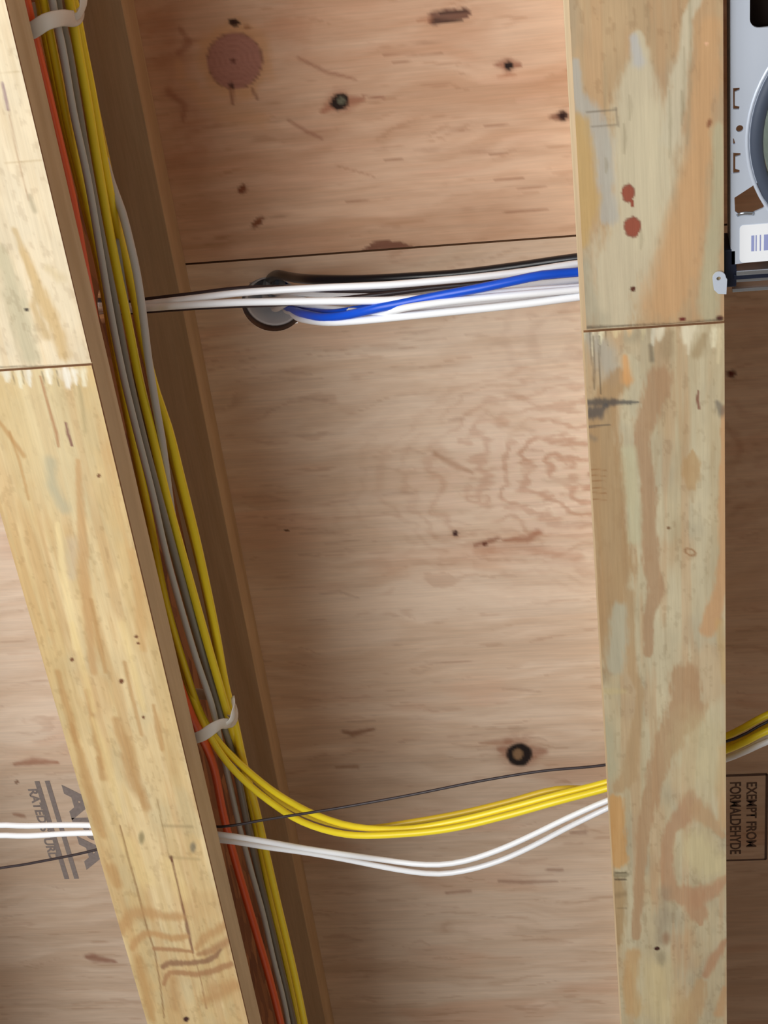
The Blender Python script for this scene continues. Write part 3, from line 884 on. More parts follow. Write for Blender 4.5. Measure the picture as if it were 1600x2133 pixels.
    S([(409, 1976, 5), (426, 1952, 8), (450, 1940, 9), (470, 1926, 8)], B1, soft=0.5, warp=0.3, strength=0.9)
    S([(321, 1976, 4), (361, 1978, 4.5), (399, 1982, 3)], B2, soft=0.45, warp=0.2)
    S([(412, 1988, 4), (443, 1980, 7), (474, 1960, 8)], B2, soft=0.5, warp=0.2, strength=0.9)
    S([(340, 2014, 5), (352, 2006, 6), (395, 2006, 5), (430, 2002, 5), (450, 1991, 4.5), (460, 1978, 3)], B3, soft=0.4, warp=0.15)
    S([(342, 2050, 4), (346, 2036, 5), (354, 2026, 5), (378, 2026, 5), (409, 2030, 6), (443, 2023, 6), (481, 2008, 6)], B2, soft=0.4, warp=0.2)
    S([(426, 2084, 9), (460, 2070, 11), (491, 2053, 9)], B1, soft=0.6, warp=0.3, strength=0.9)
    S([(290, 2000, 10), (305, 2060, 12), (315, 2120, 8)], (186, 142, 88), soft=0.6, strength=0.8)
    S([(360, 2040, 8), (365, 2100, 8)], (182, 140, 92), soft=0.6, strength=0.7)
    S([(440, 2060, 10), (480, 2050, 10)], (194, 150, 100), soft=0.7, strength=0.7)
    E(388, 2123, 6, 5, (70, 40, 34), soft=0.4, warp=0.3)
    return c


# ------------------------------------------------------------------ structure: floor far below
fl = box('floor', (-180, -160, -CZ - 4), (180, 200, -CZ), M_FLOOR)
tag(fl, kind='structure')

# ------------------------------------------------------------------ plywood subfloor sheets
hc = at(567, 634, H)
HOLE = (hc[0], hc[1], 1.0)
SEAM = 3.20
xsA = axis_coords(-52, 44, -17.5, 7, 0.085, 4)
o = sheet('plywood_sheet', xsA, axis_coords(-48, SEAM - 0.035, -7.5, SEAM - 0.035, 0.085, 4), H, H + 0.72, fig_A, M_PLY)
tag(o, 'orange-pink plywood subfloor sheet with round brown knot and several dark knots, above the seam', 'plywood')
xsB = axis_coords(-52, 44, -29, 7.5, 0.085, 4)
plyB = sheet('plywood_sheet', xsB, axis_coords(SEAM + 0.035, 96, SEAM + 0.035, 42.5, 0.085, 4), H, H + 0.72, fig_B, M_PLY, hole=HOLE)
tag(plyB, 'tan plywood subfloor sheet with swirling grain, cable hole and ink stamps, below the seam', 'plywood')

# ------------------------------------------------------------------ I-joists
def web_holes(cy, cz, r): return circle(cy, cz, r, 24)


def joist(x0, label, near, far, holes, dx=(0, 0, 0)):
    """x0 left edge of the 3.5 in flange"""
    root = empty('wood_i_joist', (x0 + 1.75, 0, 0), label, 'joist', None)
    y0, y1, yj = -48, 96, 0.0
    vt = 0.11
    for nm, za, zb in (('bottom_flange', vt, 1.5), ('top_flange', H - 1.5, H - 0.004)):
        b = box(nm, (x0, y0, za), (x0 + 3.5, y1, zb), M_LVL, root, bevel=0.02)
        if nm == 'bottom_flange': bf = b
    plate('web', [(y0, 1.5), (y1, 1.5), (y1, H - 1.5), (y0, H - 1.5)], holes,
          x0 + 1.75 - 0.19, x0 + 1.75 + 0.19, M_OSB, root, frame=lambda u, v, w: (w, u, v))
    if near:
        xs = np.linspace(x0 + dx[0], x0 + 3.5, 90)
        xf = np.linspace(x0 + dx[1], x0 + 3.5, 90)
        o1 = sheet('face_veneer', xs, axis_coords(y0, yj - 0.03, -10.5, yj - 0.03, 0.045, 4), 0.03, vt + 0.01, near, M_LVLFACE, bf)
        o2 = sheet('face_veneer', xf, axis_coords(yj + 0.03, y1, yj + 0.03, 27.5, 0.045, 4), 0.0, vt + 0.01, far, M_LVLFACE, bf)
    else:
        box('face_veneer', (x0, y0, 0), (x0 + 3.5, y1, vt + 0.01), M_LVL, bf)
    return root


XL, XR = -16.0, 0.03
# cable pass-through holes are placed where the cables cross each web
hT = at_x(215, 638, XL + 1.75 + 0.2)      # top bundle through left web
_a, _b = at(190, 1726, 2.5), at(480, 1746, 2.0)      # lower pair through left web
hP = _a + (_b - _a) * ((XL + 1.75 - _a[0]) / (_b[0] - _a[0]))
joist(XL, 'pale yellow wooden I-joist at left with cable bundle strapped along it', fig_left_near, fig_left_far,
      [web_holes(hT[1], hT[2], 0.55), web_holes(hP[1], hP[2], 0.75)])
joist(XR, 'grey-tan mottled wooden I-joist at right with two red spots near its joint', fig_right_near, fig_right_far,
      [web_holes(at(1350, 565, 4.4)[1], 4.4, 1.5), web_holes(at(1375, 1592, 3.2)[1], 3.2, 1.3)], dx=(0.13, 0.05))
joist(XL - 16, 'plain wooden I-joist one bay left of the yellow joist', None, None, [web_holes(21, 3.0, 0.9)])
joist(XR + 16, 'plain wooden I-joist one bay right of the light fixture', None, None, [])

# ------------------------------------------------------------------ cables
def cable(label, cat, pts, r, mat, name='cable', group=None, ry=None, raw_start=(), raw_end=(), seg=12):
    P = [np.array(p, float) for p in raw_start] + [at(*p) for p in pts] + [np.array(p, float) for p in raw_end]
    # runs go on past what is seen: along the joist, or across the next bay to its web
    if P[0][1] < -7: P.insert(0, P[0] + np.array([0, -25.0, 0]))
    if P[-1][1] > 27 and P[-1][2] < H: P.append(P[-1] + np.array([0, 35.0, 0]))
    if P[-1][0] > 6.5:
        d = P[-1] - P[-2]
        P.append(P[-1] + d / d[0] * (17.6 - P[-1][0]) * np.array([1, 0.6, 0.3]))
    me = tube_mesh(name, smooth_path(P), r, ry or r, seg)
    o = link(name, me, mat, None, True)
    return tag(o, label, cat, group)


# --- bundle strapped along the left joist (y runs down the picture)
cable('orange cable lying deepest beside left joist, showing again below lower strap', 'cable',
      [(46, -30, 2.0), (73, 90, 2.0), (111, 250, 2.0), (150, 420, 2.0), (176, 560, 1.95), (202, 700, 1.95), (238, 900, 1.95), (284, 1100, 1.95), (332, 1300, 1.95), (394, 1480, 2.1),
       (440, 1580, 2.7), (466, 1700, 3.2), (492, 1800, 3.4), (530, 1930, 3.4), (562, 2040, 3.4), (594, 2170, 3.4)], 0.125, M_ORG, 'orange_cable', ry=0.2)
YB = 'yellow cables of the strapped bundle'
cable('upper of the three yellow cables that turn right below the lower strap', 'cable',
      [(82, -40, 2.9), (108, 90, 2.9), (142, 260, 3.0), (180, 420, 3.3), (211, 560, 3.6), (240, 720, 3.5), (274, 900, 3.2), (308, 1060, 2.8), (345, 1250, 2.6), (385, 1390, 2.6), (425, 1500, 2.8),
       (470, 1562, 3.0), (512, 1602, 3.1), (580, 1655, 3.2), (660, 1698, 3.2), (740, 1722, 3.2), (840, 1727, 3.2), (950, 1710, 3.2), (1060, 1683, 3.2), (1160, 1656, 3.2), (1262, 1630, 3.3)], 0.115, M_YEL, 'yellow_cable',
      raw_end=[at(1400, 1582, 3.4), at(1530, 1526, 3.4), at(1610, 1484, 3.4), at(1900, 1390, 3.4)])
cable('yellow cable sagging lowest of the three crossing to the right joist', 'cable',
      [(70, -60, 3.3), (98, 90, 3.4), (135, 260, 3.4), (174, 420, 3.7), (208, 560, 3.9), (236, 720, 3.8), (272, 900, 3.5), (304, 1060, 3.1), (340, 1250, 3.0), (380, 1390, 2.8), (420, 1500, 2.6),
       (462, 1573, 2.7), (505, 1622, 2.8), (560, 1668, 2.9), (630, 1712, 2.9), (720, 1738, 2.9), (830, 1738, 2.9), (940, 1726, 2.9), (1060, 1698, 2.9), (1160, 1670, 2.9), (1265, 1642, 3.0)], 0.115, M_YEL, 'yellow_cable',
      raw_end=[at(1400, 1600, 3.0), at(1530, 1556, 3.0), at(1610, 1517, 3.0), at(1900, 1420, 3.0)])
cable('yellow cable behind the other two that cross to the right joist', 'cable',
      [(440, 1530, 3.3), (485, 1575, 3.5), (530, 1622, 3.6), (600, 1678, 3.7), (680, 1712, 3.7), (760, 1725, 3.7), (860, 1712, 3.7), (960, 1694, 3.7), (1060, 1670, 3.6), (1160, 1644, 3.6), (1262, 1640, 3.6)], 0.11, M_YEL2, 'yellow_cable',
      raw_start=[at(345, 1250, 3.5), at(392, 1420, 3.3)], raw_end=[at(1400, 1592, 3.7), at(1530, 1546, 3.7), at(1610, 1508, 3.7), at(1900, 1410, 3.7)])
cable('light grey cable running down the left side of the bundle, nearest the viewer', 'cable',
      [(98, -60, 3.0), (112, 20, 2.8), (128, 90, 2.8), (152, 230, 2.8), (182, 370, 2.8), (208, 520, 2.8), (232, 660, 2.8), (256, 780, 2.7), (285, 900, 2.6), (318, 1030, 2.5), (345, 1150, 2.5), (375, 1260, 2.5), (408, 1370, 2.5), (440, 1465, 2.6),
       (462, 1560, 3.4), (480, 1640, 3.9), (498, 1720, 4.1), (522, 1810, 4.1), (547, 1900, 4.1), (570, 2000, 4.1), (590, 2080, 4.1), (610, 2180, 4.1)], 0.1, M_GRY, 'grey_cable')
cable('dark grey cable tucked just right of the light grey one', 'cable',
      [(108, -60, 3.6), (122, 20, 3.5), (139, 90, 3.5), (158, 200, 3.5), (182, 340, 3.6), (208, 480, 3.6), (240, 640, 3.5), (267, 780, 3.4), (300, 920, 3.2), (332, 1040, 3.0), (362, 1150, 3.0), (392, 1260, 3.0), (424, 1370, 3.0), (452, 1465, 3.1),
       (484, 1570, 3.8), (500, 1640, 4.1), (514, 1710, 4.3), (532, 1790, 4.4), (558, 1900, 4.4), (584, 2010, 4.4), (610, 2120, 4.4), (625, 2190, 4.4)], 0.12, M_GRY2, 'grey_cable')
cable('dark grey cable filling the gap beside the thin yellow one', 'cable',
      [(350, 1050, 3.8), (378, 1150, 3.6), (404, 1250, 3.5), (430, 1350, 3.4), (456, 1440, 3.4), (476, 1530, 4.2), (504, 1640, 4.6), (522, 1740, 4.7), (540, 1830, 4.7), (566, 1930, 4.7), (596, 2050, 4.7), (622, 2180, 4.7)], 0.11, M_GRY2, 'grey_cable',
      raw_start=[at(240, 500, 4.2), at(300, 860, 4.0)])
cable('broad bright yellow cable, leftmost of those leading down to the lower strap', 'cable',
      [(126, -60, 3.9), (144, 0, 3.8), (160, 90, 3.8), (180, 200, 3.8), (201, 330, 3.9), (222, 450, 4.0), (243, 560, 4.0), (268, 680, 4.0), (290, 790, 3.9), (316, 900, 3.7), (346, 1030, 3.4), (376, 1140, 3.2), (404, 1240, 3.1), (432, 1340, 3.0), (455, 1420, 3.0),
       (478, 1500, 3.3), (500, 1580, 4.2), (524, 1680, 4.6), (548, 1790, 4.6), (568, 1890, 4.6), (590, 1980, 4.6), (612, 2080, 4.6), (634, 2190, 4.6)], 0.13, M_YEL, 'yellow_cable')
cable('bright yellow cable, right edge of the bundle, running straight down past the lower strap', 'cable',
      [(132, -60, 4.3), (152, 0, 4.2), (170, 90, 4.2), (190, 190, 4.2), (209, 300, 4.3), (228, 400, 4.4), (248, 490, 4.6), (276, 600, 4.8), (300, 720, 4.8), (326, 820, 4.6), (350, 890, 4.3), (378, 1000, 4.1), (410, 1130, 3.9), (434, 1240, 3.7), (452, 1330, 3.5), (468, 1420, 3.4),
       (490, 1510, 3.5), (510, 1600, 3.9), (532, 1680, 4.1), (555, 1780, 4.1), (578, 1880, 4.1), (602, 1980, 4.1), (622, 2070, 4.1), (646, 2190, 4.1)], 0.135, M_YEL, 'yellow_cable')
cable('yellow cable showing between the bright yellow one and the white one, in mid bundle', 'cable',
      [(134, -60, 4.8), (154, 10, 4.8), (170, 90, 4.8), (193, 200, 4.8), (214, 300, 4.9), (235, 400, 5.0), (258, 500, 5.1), (284, 610, 5.2), (304, 720, 5.2), (326, 830, 5.0), (352, 930, 4.8), (384, 1050, 4.6), (414, 1170, 4.4), (440, 1290, 4.2), (462, 1410, 3.9),
       (486, 1510, 4.0)], 0.115, M_YEL2, 'yellow_cable', raw_end=[at(520, 1650, 5.0), at(570, 1880, 5.1), at(640, 2190, 5.1)])
cable('pale grey-white cable slanting out from behind the yellow cables and back under them', 'cable',
      [(232, 380, 4.6), (254, 440, 4.4), (272, 510, 4.2), (285, 570, 4.1), (297, 650, 4.0), (308, 740, 3.9), (322, 830, 3.8), (338, 920, 3.8), (350, 1010, 3.7), (362, 1090, 3.7)], 0.115, M_WGR, 'white_cable',
      raw_start=[at(150, 0, 5.3), at(196, 240, 5.3)], raw_end=[at(388, 1180, 3.9), at(425, 1330, 3.8)])

# --- white nylon straps that hold the bundle
def strap(label, band, tail, w):
    root_pt = band[0]
    P = [at(*p) for p in band]
    t = empty('cable_strap', P[0], label, 'cable strap', 'white nylon straps round the bundle')
    back = [P[-1] + np.array([-0.4, 0.15, 1.3]), np.array([-13.5, P[-1][1] + 0.3, P[-1][2] + 1.8]), np.array([-13.7, P[0][1], P[0][2] + 0.6])]
    link('band', tube_mesh('band', smooth_path(P + back, 0.12), 0.2, 0.045, 12, up=(0.25, -0.25, -0.9)), M_TIE, t, True)
    T = [at(*p) for p in tail]
    link('tail', tube_mesh('tail', smooth_path(T, 0.1), w, 0.035, 10, up=(0.3, 0.5, -0.8)), M_TIE, t, True)
    return t


strap('frosted white nylon strap round the bundle at its top, tail curling upwards',
      [(40, 72, 1.75), (66, 64, 1.7), (95, 46, 1.8), (125, 38, 2.2), (155, 38, 3.2)], [(150, 40, 3.1), (164, 32, 3.2), (172, 14, 3.4), (174, -20, 3.7)], 0.13)
strap('frosted white nylon strap round the bundle at its bend, short tail sticking up',
      [(400, 1540, 1.75), (422, 1532, 1.7), (444, 1517, 1.9), (462, 1508, 2.2), (482, 1506, 2.7)], [(466, 1512, 2.35), (482, 1500, 2.4), (487, 1480, 2.6), (485, 1452, 3.0)], 0.13)

# --- white, blue and black bundle that leaves through the hole in the plywood
inside = [(hc[0] + 0.1, hc[1] - 0.1, H + 5), (hc[0] + 0.15, hc[1] - 0.05, H + 1.0)]


def hp(dx, dy, z): return (hc[0] + dx, hc[1] + dy, z)


WB = 'white cables running from the hole to the right joist'
def rend(py, z):
    return [at(1520, py - 36, z), at(1700, py - 54, z), at(2100, py - 80, z)]


cable('thick black cable arching out of the hole over the top of the white cables', 'cable',
      [(578, 572, 10.9), (610, 578, 9.6), (654, 582, 8.0), (756, 583, 6.8), (860, 578, 6.2), (960, 571, 5.8), (1080, 556, 5.4), (1198, 539, 5.0)], 0.15, M_BLK, 'black_cable',
      raw_start=[hp(-0.1, -0.45, H + 5), hp(-0.1, -0.6, H + 0.8)], raw_end=rend(538, 5.0))
cable('uppermost white cable, just under the black one, coming from the left joist', 'cable',
      [(250, 641, 6.25), (300, 634, 6.15), (400, 622, 5.9), (500, 610, 5.6), (600, 603, 5.3), (700, 598, 5.0), (800, 594, 4.8), (900, 586, 4.7), (1000, 577, 4.6), (1100, 565, 4.5), (1198, 550, 4.4)], 0.105, M_WHT, 'white_cable',
      raw_start=[(-24, hT[1] + 0.9, 6.6), (XL + 1.75, hT[1], hT[2] + .05)], raw_end=rend(549, 4.5))
cable('second white cable coming from the left joist, straight under the first', 'cable',
      [(250, 646, 6.05), (300, 642, 5.95), (400, 635, 5.6), (500, 630, 5.2), (600, 628, 4.7), (700, 627, 4.2), (800, 626, 3.8), (900, 620, 3.6), (1000, 612, 3.5), (1100, 605, 3.5), (1200, 599, 3.5)], 0.105, M_WHT, 'white_cable',
      raw_start=[(-24, hT[1] + 0.9, 6.2), (XL + 1.75, hT[1] + 0.05, hT[2] - 0.15)], raw_end=rend(597, 3.6))
cable('thin black cable running along the top of the two white ones at left', 'cable',
      [(250, 633, 6.4), (300, 626, 6.3), (400, 614, 6.1), (500, 602, 5.9), (600, 600, 5.7), (700, 604, 5.5), (800, 604, 5.2), (900, 596, 5.2), (1000, 585, 5.2), (1100, 572, 5.2), (1198, 561, 5.0)], 0.085, M_BRN, 'black_cable',
      raw_start=[(-24, hT[1] + 0.8, 6.9), (XL + 1.75, hT[1] - 0.1, hT[2] + 0.2)], raw_end=rend(561, 5.2))
cable('dark tube standing in for the shadow line beneath the two white cables at left', 'cable',  # shadow under the white pair, built as a thin dark tube
      [(250, 651, 6.4), (300, 648, 6.3), (400, 641, 6.1), (500, 636, 5.8), (600, 632, 5.5), (700, 624, 5.2), (800, 613, 5.0), (900, 600, 4.9), (1000, 590, 4.8), (1100, 575, 4.8), (1198, 559, 4.7)], 0.075, M_BRN, 'black_cable',
      raw_start=[(-24, hT[1] + 1.1, 6.5), (XL + 1.75, hT[1] + 0.2, hT[2] + 0.05)], raw_end=rend(566, 4.7))
cable('blue cable dipping lowest out of the hole and rising across the white ones', 'cable',
      [(612, 645, 9.0), (640, 655, 6.5), (680, 661, 5.0), (730, 655, 4.1), (790, 641, 3.7), (860, 627, 3.6), (930, 613, 3.4), (1000, 600, 3.3), (1070, 585, 3.3), (1130, 573, 3.4), (1200, 567, 3.6)], 0.125, M_BLU, 'blue_cable',
      raw_start=[hp(0.1, 0.1, H + 5), hp(0.3, 0.1, H + 0.6)], raw_end=rend(567, 3.8))
cable('second blue cable glimpsed between the lower white cables', 'cable',
      [(700, 650, 5.2), (760, 641, 4.6), (830, 640, 4.2), (900, 634, 4.0), (980, 626, 4.0), (1060, 618, 4.0), (1130, 611, 4.0), (1200, 605, 4.0)], 0.09, M_BLU, 'blue_cable',
      raw_start=[hp(0.2, 0.2, H + 5), hp(0.4, 0.2, H + 0.6), at(625, 640, 9.0)], raw_end=rend(605, 4.0))
wh = [
    ('white cable leaving the hole lowest of all and forming the bundle bottom edge', [(612, 655, 9.0), (650, 668, 6.2), (700, 671, 4.6), (780, 665, 3.8), (860, 657, 3.5), (940, 649, 3.4), (1020, 641, 3.4), (1100, 632, 3.4), (1200, 619, 3.4)], 0.11),
    ('white cable second from the bottom edge of the bundle at the right joist', [(618, 648, 9.2), (660, 657, 7.0), (720, 660, 5.2), (800, 652, 4.3), (880, 644, 3.9), (960, 636, 3.8), (1040, 628, 3.8), (1120, 620, 3.8), (1200, 611, 3.8)], 0.11),
    ('white cable crossing over the lower blue cable in mid span', [(606, 630, 9.0), (650, 636, 7.2), (720, 646, 5.0), (790, 652, 3.9), (850, 640, 3.4), (910, 631, 3.3), (1000, 621, 3.3), (1100, 612, 3.3), (1200, 603, 3.4)], 0.1),
    ('white cable with a blue-grey cast rising beneath the upper blue cable', [(606, 620, 9.4), (660, 632, 7.4), (740, 640, 6.0), (820, 636, 5.4), (900, 622, 5.0), (980, 612, 4.7), (1060, 600, 4.4), (1130, 592, 4.3), (1200, 585, 4.3)], 0.11),
    ('white cable between the black line and the upper blue cable', [(604, 608, 9.6), (660, 612, 7.8), (740, 614, 6.4), (820, 610, 5.8), (900, 603, 5.4), (980, 592, 5.2), (1060, 580, 5.0), (1130, 570, 4.6), (1200, 560, 4.6)], 0.11),
    ('white cable of the bundle filling the middle at the right joist', [(600, 600, 9.8), (660, 604, 8.2), (740, 622, 6.8), (820, 622, 6.0), (900, 612, 5.7), (980, 603, 5.3), (1060, 594, 5.2), (1130, 584, 5.2), (1200, 576, 5.2)], 0.11),
]
for i, (lb, pts, r) in enumerate(wh):
    a = i * 1.05
    cable(lb, 'cable', pts, r, M_WHT, 'white_cable', raw_start=[hp(0.35 * math.cos(a), 0.35 * math.sin(a), H + 5), hp(0.4 * math.cos(a) + 0.1, 0.4 * math.sin(a), H + 0.6)],
          raw_end=rend(pts[-1][1], pts[-1][2]))
# squarish run of printed characters is too small to read; the jacket carries short dark dashes only

# --- pipe standing in the hole
pr = 0.93
pipe = empty('plastic_pipe', (hc[0], hc[1], H + 0.4), 'grey plastic pipe end recessed in the round hole in the plywood', 'pipe')
me = bm = bmesh.new()
rings = []
for (r, z) in ((pr - 0.1, H + 5), (pr - 0.1, H + 0.25), (pr - 0.06, H + 0.2), (pr, H + 0.24), (pr + 0.02, H + 5)):
    rings.append([bm.verts.new(W((hc[0] + r * math.cos(2 * math.pi * k / 40), hc[1] + r * math.sin(2 * math.pi * k / 40), z))) for k in range(40)])
for a, b in zip(rings[:-1], rings[1:]):
    for k in range(40): bm.faces.new((a[k], a[(k + 1) % 40], b[(k + 1) % 40], b[k]))
link('pipe_wall', bm_mesh(bm, 'pipe_wall'), M_PIPE, pipe, True)
bm = bmesh.new()
bm.faces.new([bm.verts.new(W((hc[0] + 1.3 * math.cos(2 * math.pi * k / 32), hc[1] + 1.3 * math.sin(2 * math.pi * k / 32), H + 5.0))) for k in range(32)])
bmesh.ops.solidify(bm, geom=bm.faces[:], thickness=0.004)
link('pipe_cap', bm_mesh(bm, 'pipe_cap'), M_PIPEIN, pipe)
# edge of the drilled hole (part of the sheet)
bm = bmesh.new()
ra = []
for (r, z) in ((1.0, H + 0.0), (1.0, H + 0.72), (1.25, H + 0.72)):
    ra.append([bm.verts.new(W((hc[0] + r * math.cos(2 * math.pi * k / 48), hc[1] + r * math.sin(2 * math.pi * k / 48), z))) for k in range(48)])
for a, b in zip(ra[:-1], ra[1:]):
    for k in range(48): bm.faces.new((a[k], a[(k + 1) % 48], b[(k + 1) % 48], b[k]))
link('hole_edge', bm_mesh(bm, 'hole_edge'), M_PLYEDGE, plyB, True)

# --- lower crossing: white pair and thin black cable through both bays
x3 = XL + 1.75
cable('upper of the two sagging white cables below the yellow ones, through left joist', 'cable',
      [(-40, 1723, 2.6), (60, 1720, 2.6), (190, 1719, 2.5)], 0.1, M_WHT, 'white_cable',
      raw_start=[(-34, 24.5, 3.0)], raw_end=[(x3, hP[1] - 0.1, hP[2] + 0.05)] + [at(*p) for p in ((470, 1740, 1.95), (560, 1754, 2.2), (640, 1768, 2.6), (720, 1780, 2.8), (800, 1791, 3.1), (860, 1799, 3.0), (915, 1801, 2.9), (970, 1793, 2.9), (1040, 1770, 2.9), (1110, 1739, 2.9), (1180, 1705, 2.9), (1262, 1669, 3.0))]
      + [at(1400, 1618, 3.2), at(1530, 1575, 3.2), at(1610, 1540, 3.2), at(1900, 1440, 3.2)])
cable('lower of the two sagging white cables below the yellow ones, through left joist', 'cable',
      [(-40, 1744, 2.6), (60, 1741, 2.6), (192, 1735, 2.5)], 0.1, M_WHT, 'white_cable',
      raw_start=[(-34, 24.9, 3.0)], raw_end=[(x3, hP[1] + 0.15, hP[2])] + [at(*p) for p in ((470, 1751, 2.15), (560, 1765, 2.5), (640, 1776, 2.8), (720, 1790, 3.0), (800, 1806, 3.1), (860, 1816, 3.1), (915, 1820, 3.1), (970, 1813, 3.1), (1040, 1793, 3.1), (1110, 1762, 3.1), (1180, 1725, 3.1), (1264, 1684, 3.1))]
      + [at(1400, 1622, 3.6), at(1530, 1572, 3.6), at(1610, 1532, 3.6), at(1900, 1432, 3.6)])
cable('thin dark brown wire slanting across under the yellow cables', 'wire',
      [(-40, 1818, 2.9), (60, 1799, 2.7), (200, 1770, 2.4)], 0.045, M_BRN, 'thin_wire',
      raw_start=[(-34, 27.5, 3.4)], raw_end=[(x3, hP[1] - 0.3, hP[2] + 0.1)] + [at(*p) for p in ((462, 1722, 1.9), (560, 1706, 2.1), (700, 1684, 2.4), (860, 1655, 2.4), (1000, 1627, 2.4), (1130, 1606, 2.4), (1256, 1594, 2.4))]
      + [at(1400, 1568, 2.6), at(1530, 1539, 3.0), at(1610, 1498, 3.2), at(1900, 1400, 3.4)], seg=8)

# ------------------------------------------------------------------ recessed light frame in the right bay
zp = 0.35


def u(px, py, z=zp):
    w = at(px, py, z)
    return (w[0], w[1])


fx = empty('recessed_light_frame', (8.5, -3, zp), 'shiny galvanised recessed light mounting frame with barcode label right of right joist', 'light fixture')
xl = u(1524, 250)[0]
yb = u(1526, 551)[1]
ytop = -15.0
outer = [(xl, ytop), (13.5, ytop), (13.5, yb - 0.55), (xl, yb)]
# outline is closed clockwise with notches on the left edge
left = []
for (ya, yb_, dp) in ((345, 360, 14), (322, 331, 14), (292, 299, 9), (218, 226, 15), (183, 192, 17)):
    left.append((ya, yb_, dp))
pts = [(xl, yb)]
pts += [u(1524, 362), u(1541, 360), u(1541, 354), u(1532, 352), u(1532, 327), u(1543, 324), u(1543, 319), u(1524, 318)]
pts += [u(1524, 302), u(1532, 300), u(1529, 289), u(1524, 287)]
pts += [u(1524, 228), u(1540, 228), u(1541, 222), u(1531, 220), u(1531, 192), u(1541, 188), u(1541, 183), u(1524, 184)]
pts += [(xl, ytop), (13.5, ytop), (13.5, yb - 0.55)]
cc = u(1862, 270)
Rr = abs(u(1562, 270)[0] - cc[0])
# the can opening is a circle; the triangular cut below and the knock-out above are holes of their own
tri = [u(1530, 412), u(1582, 378), u(1586, 384), u(1597, 425), u(1590, 434), u(1562, 446), u(1540, 447), u(1531, 440)]
ko = rrect(u(1562, 60)[0], u(1562, -60)[1], u(1562, 60)[0] + 1.0, u(1562, 60)[1], 0.22)
sm = circle(*u(1541, 268), 0.085, 16)
can = circle(cc[0], cc[1], Rr - 0.12, 64)
plate('mounting_plate', pts, [tri, ko, sm, can], zp, zp + 0.06, M_ZINC, fx)
# folded lip along the left edge
box('side_lip', (xl - 0.02, ytop, zp + 0.03), (xl + 0.04, yb, zp + 0.9), M_ZINC, fx)
# small rolled flap at the cut
link('rolled_flap', tube_mesh('rolled_flap', smooth_path([np.array((*u(1536, 449), zp + 0.02)), np.array((*u(1548, 443), zp - 0.05)), np.array((*u(1570, 445), zp))], 0.05), 0.05, 0.03, 10), M_STEEL, fx, True)
# embossed bead round the can
bead = [np.array((cc[0] + (Rr + 0.06) * math.cos(t), cc[1] + (Rr + 0.06) * math.sin(t), zp + 0.01)) for t in np.linspace(0, 2 * math.pi, 80)]
link('embossed_bead', tube_mesh('embossed_bead', bead, 0.05, 0.03, 8), M_ZINC, fx, True)
# rubber gasket ring and the can
bm = bmesh.new()
rings = []
prof = ((Rr, zp - 0.10), (Rr - 0.05, zp - 0.16), (Rr - 0.26, zp - 0.16), (Rr - 0.30, zp - 0.08), (Rr - 0.30, zp + 0.3), (Rr, zp + 0.3), (Rr, zp - 0.10))
for (r, z) in prof:
    rings.append([bm.verts.new(W((cc[0] + r * math.cos(2 * math.pi * k / 72), cc[1] + r * math.sin(2 * math.pi * k / 72), z))) for k in range(72)])
for a, b in zip(rings[:-1], rings[1:]):
    for k in range(72): bm.faces.new((a[k], a[(k + 1) % 72], b[(k + 1) % 72], b[k]))
link('gasket_ring', bm_mesh(bm, 'gasket_ring'), M_RUBBER, fx, True)
bm = bmesh.new()
rings = []
for (r, z) in ((Rr - 0.31, zp + 0.1), (Rr - 0.36, zp + 2), (Rr - 0.8, zp + 5.4), (0.02, zp + 5.6)):
    rings.append([bm.verts.new(W((cc[0] + r * math.cos(2 * math.pi * k / 72), cc[1] + r * math.sin(2 * math.pi * k / 72), z))) for k in range(72)])
for a, b in zip(rings[:-1], rings[1:]):
    for k in range(72): bm.faces.new((a[k], a[(k + 1) % 72], b[(k + 1) % 72], b[k]))
link('can_housing', bm_mesh(bm, 'can_housing'), M_REFL, fx, True)
# junction box above the knock-out and the cut
box('junction_box', (xl + 0.2, u(1560, -90)[1], zp + 1.2), (xl + 2.2, u(1560, 100)[1], zp + 3.6), M_BLKIN, fx, bevel=0.08)
# label with barcode
lab = plate('barcode_label', rrect(u(1541, 500)[0], u(1560, 468)[1], u(1541, 500)[0] + 2.3, u(1560, 546)[1], 0.1), [], zp - 0.012, zp - 0.002, M_LABEL, fx)
tag(lab, 'white paper label with a pale blue barcode')
bx0 = u(1565, 500)[0]
by0, by1 = u(1580, 489)[1], u(1580, 522)[1]
widths = [(0, .07), (.10, .03), (.20, .03), (.30, .12), (.46, .04), (.54, .03), (.62, .09), (.76, .03), (.84, .06), (.98, .03), (1.06, .1), (1.22, .03)]
bm = bmesh.new()
for (o_, w_) in widths:
    vs = [W((bx0 + o_ + a, yy, zp - 0.016)) for a, yy in ((0, by0), (w_, by0), (w_, by1), (0, by1))]
    bm.faces.new([bm.verts.new(v) for v in vs])
link('barcode', bm_mesh(bm, 'barcode'), M_INKB, lab)

hb = empty('hanger_bar', (8, u(1560, 562, 0.3)[1], 0.3), 'bright steel hanger bar under the light frame with a tab screwed to right joist', 'hanger bar')
ya = u(1560, 566, 0.3)[1]
box('rail', (xl + 0.10, ya - 0.07, 0.22), (15.9, ya + 0.05, 0.9), M_STEEL, hb, bevel=0.02)
box('rail_channel', (xl + 0.05, ya + 0.06, 0.30), (15.9, ya + 0.2, 0.85), M_DSTEEL, hb, bevel=0.02)
box('bracket', (3.56, ya - 0.6, 0.35), (xl + 0.12, ya + 0.42, 1.3), M_DSTEEL, hb, bevel=0.04)
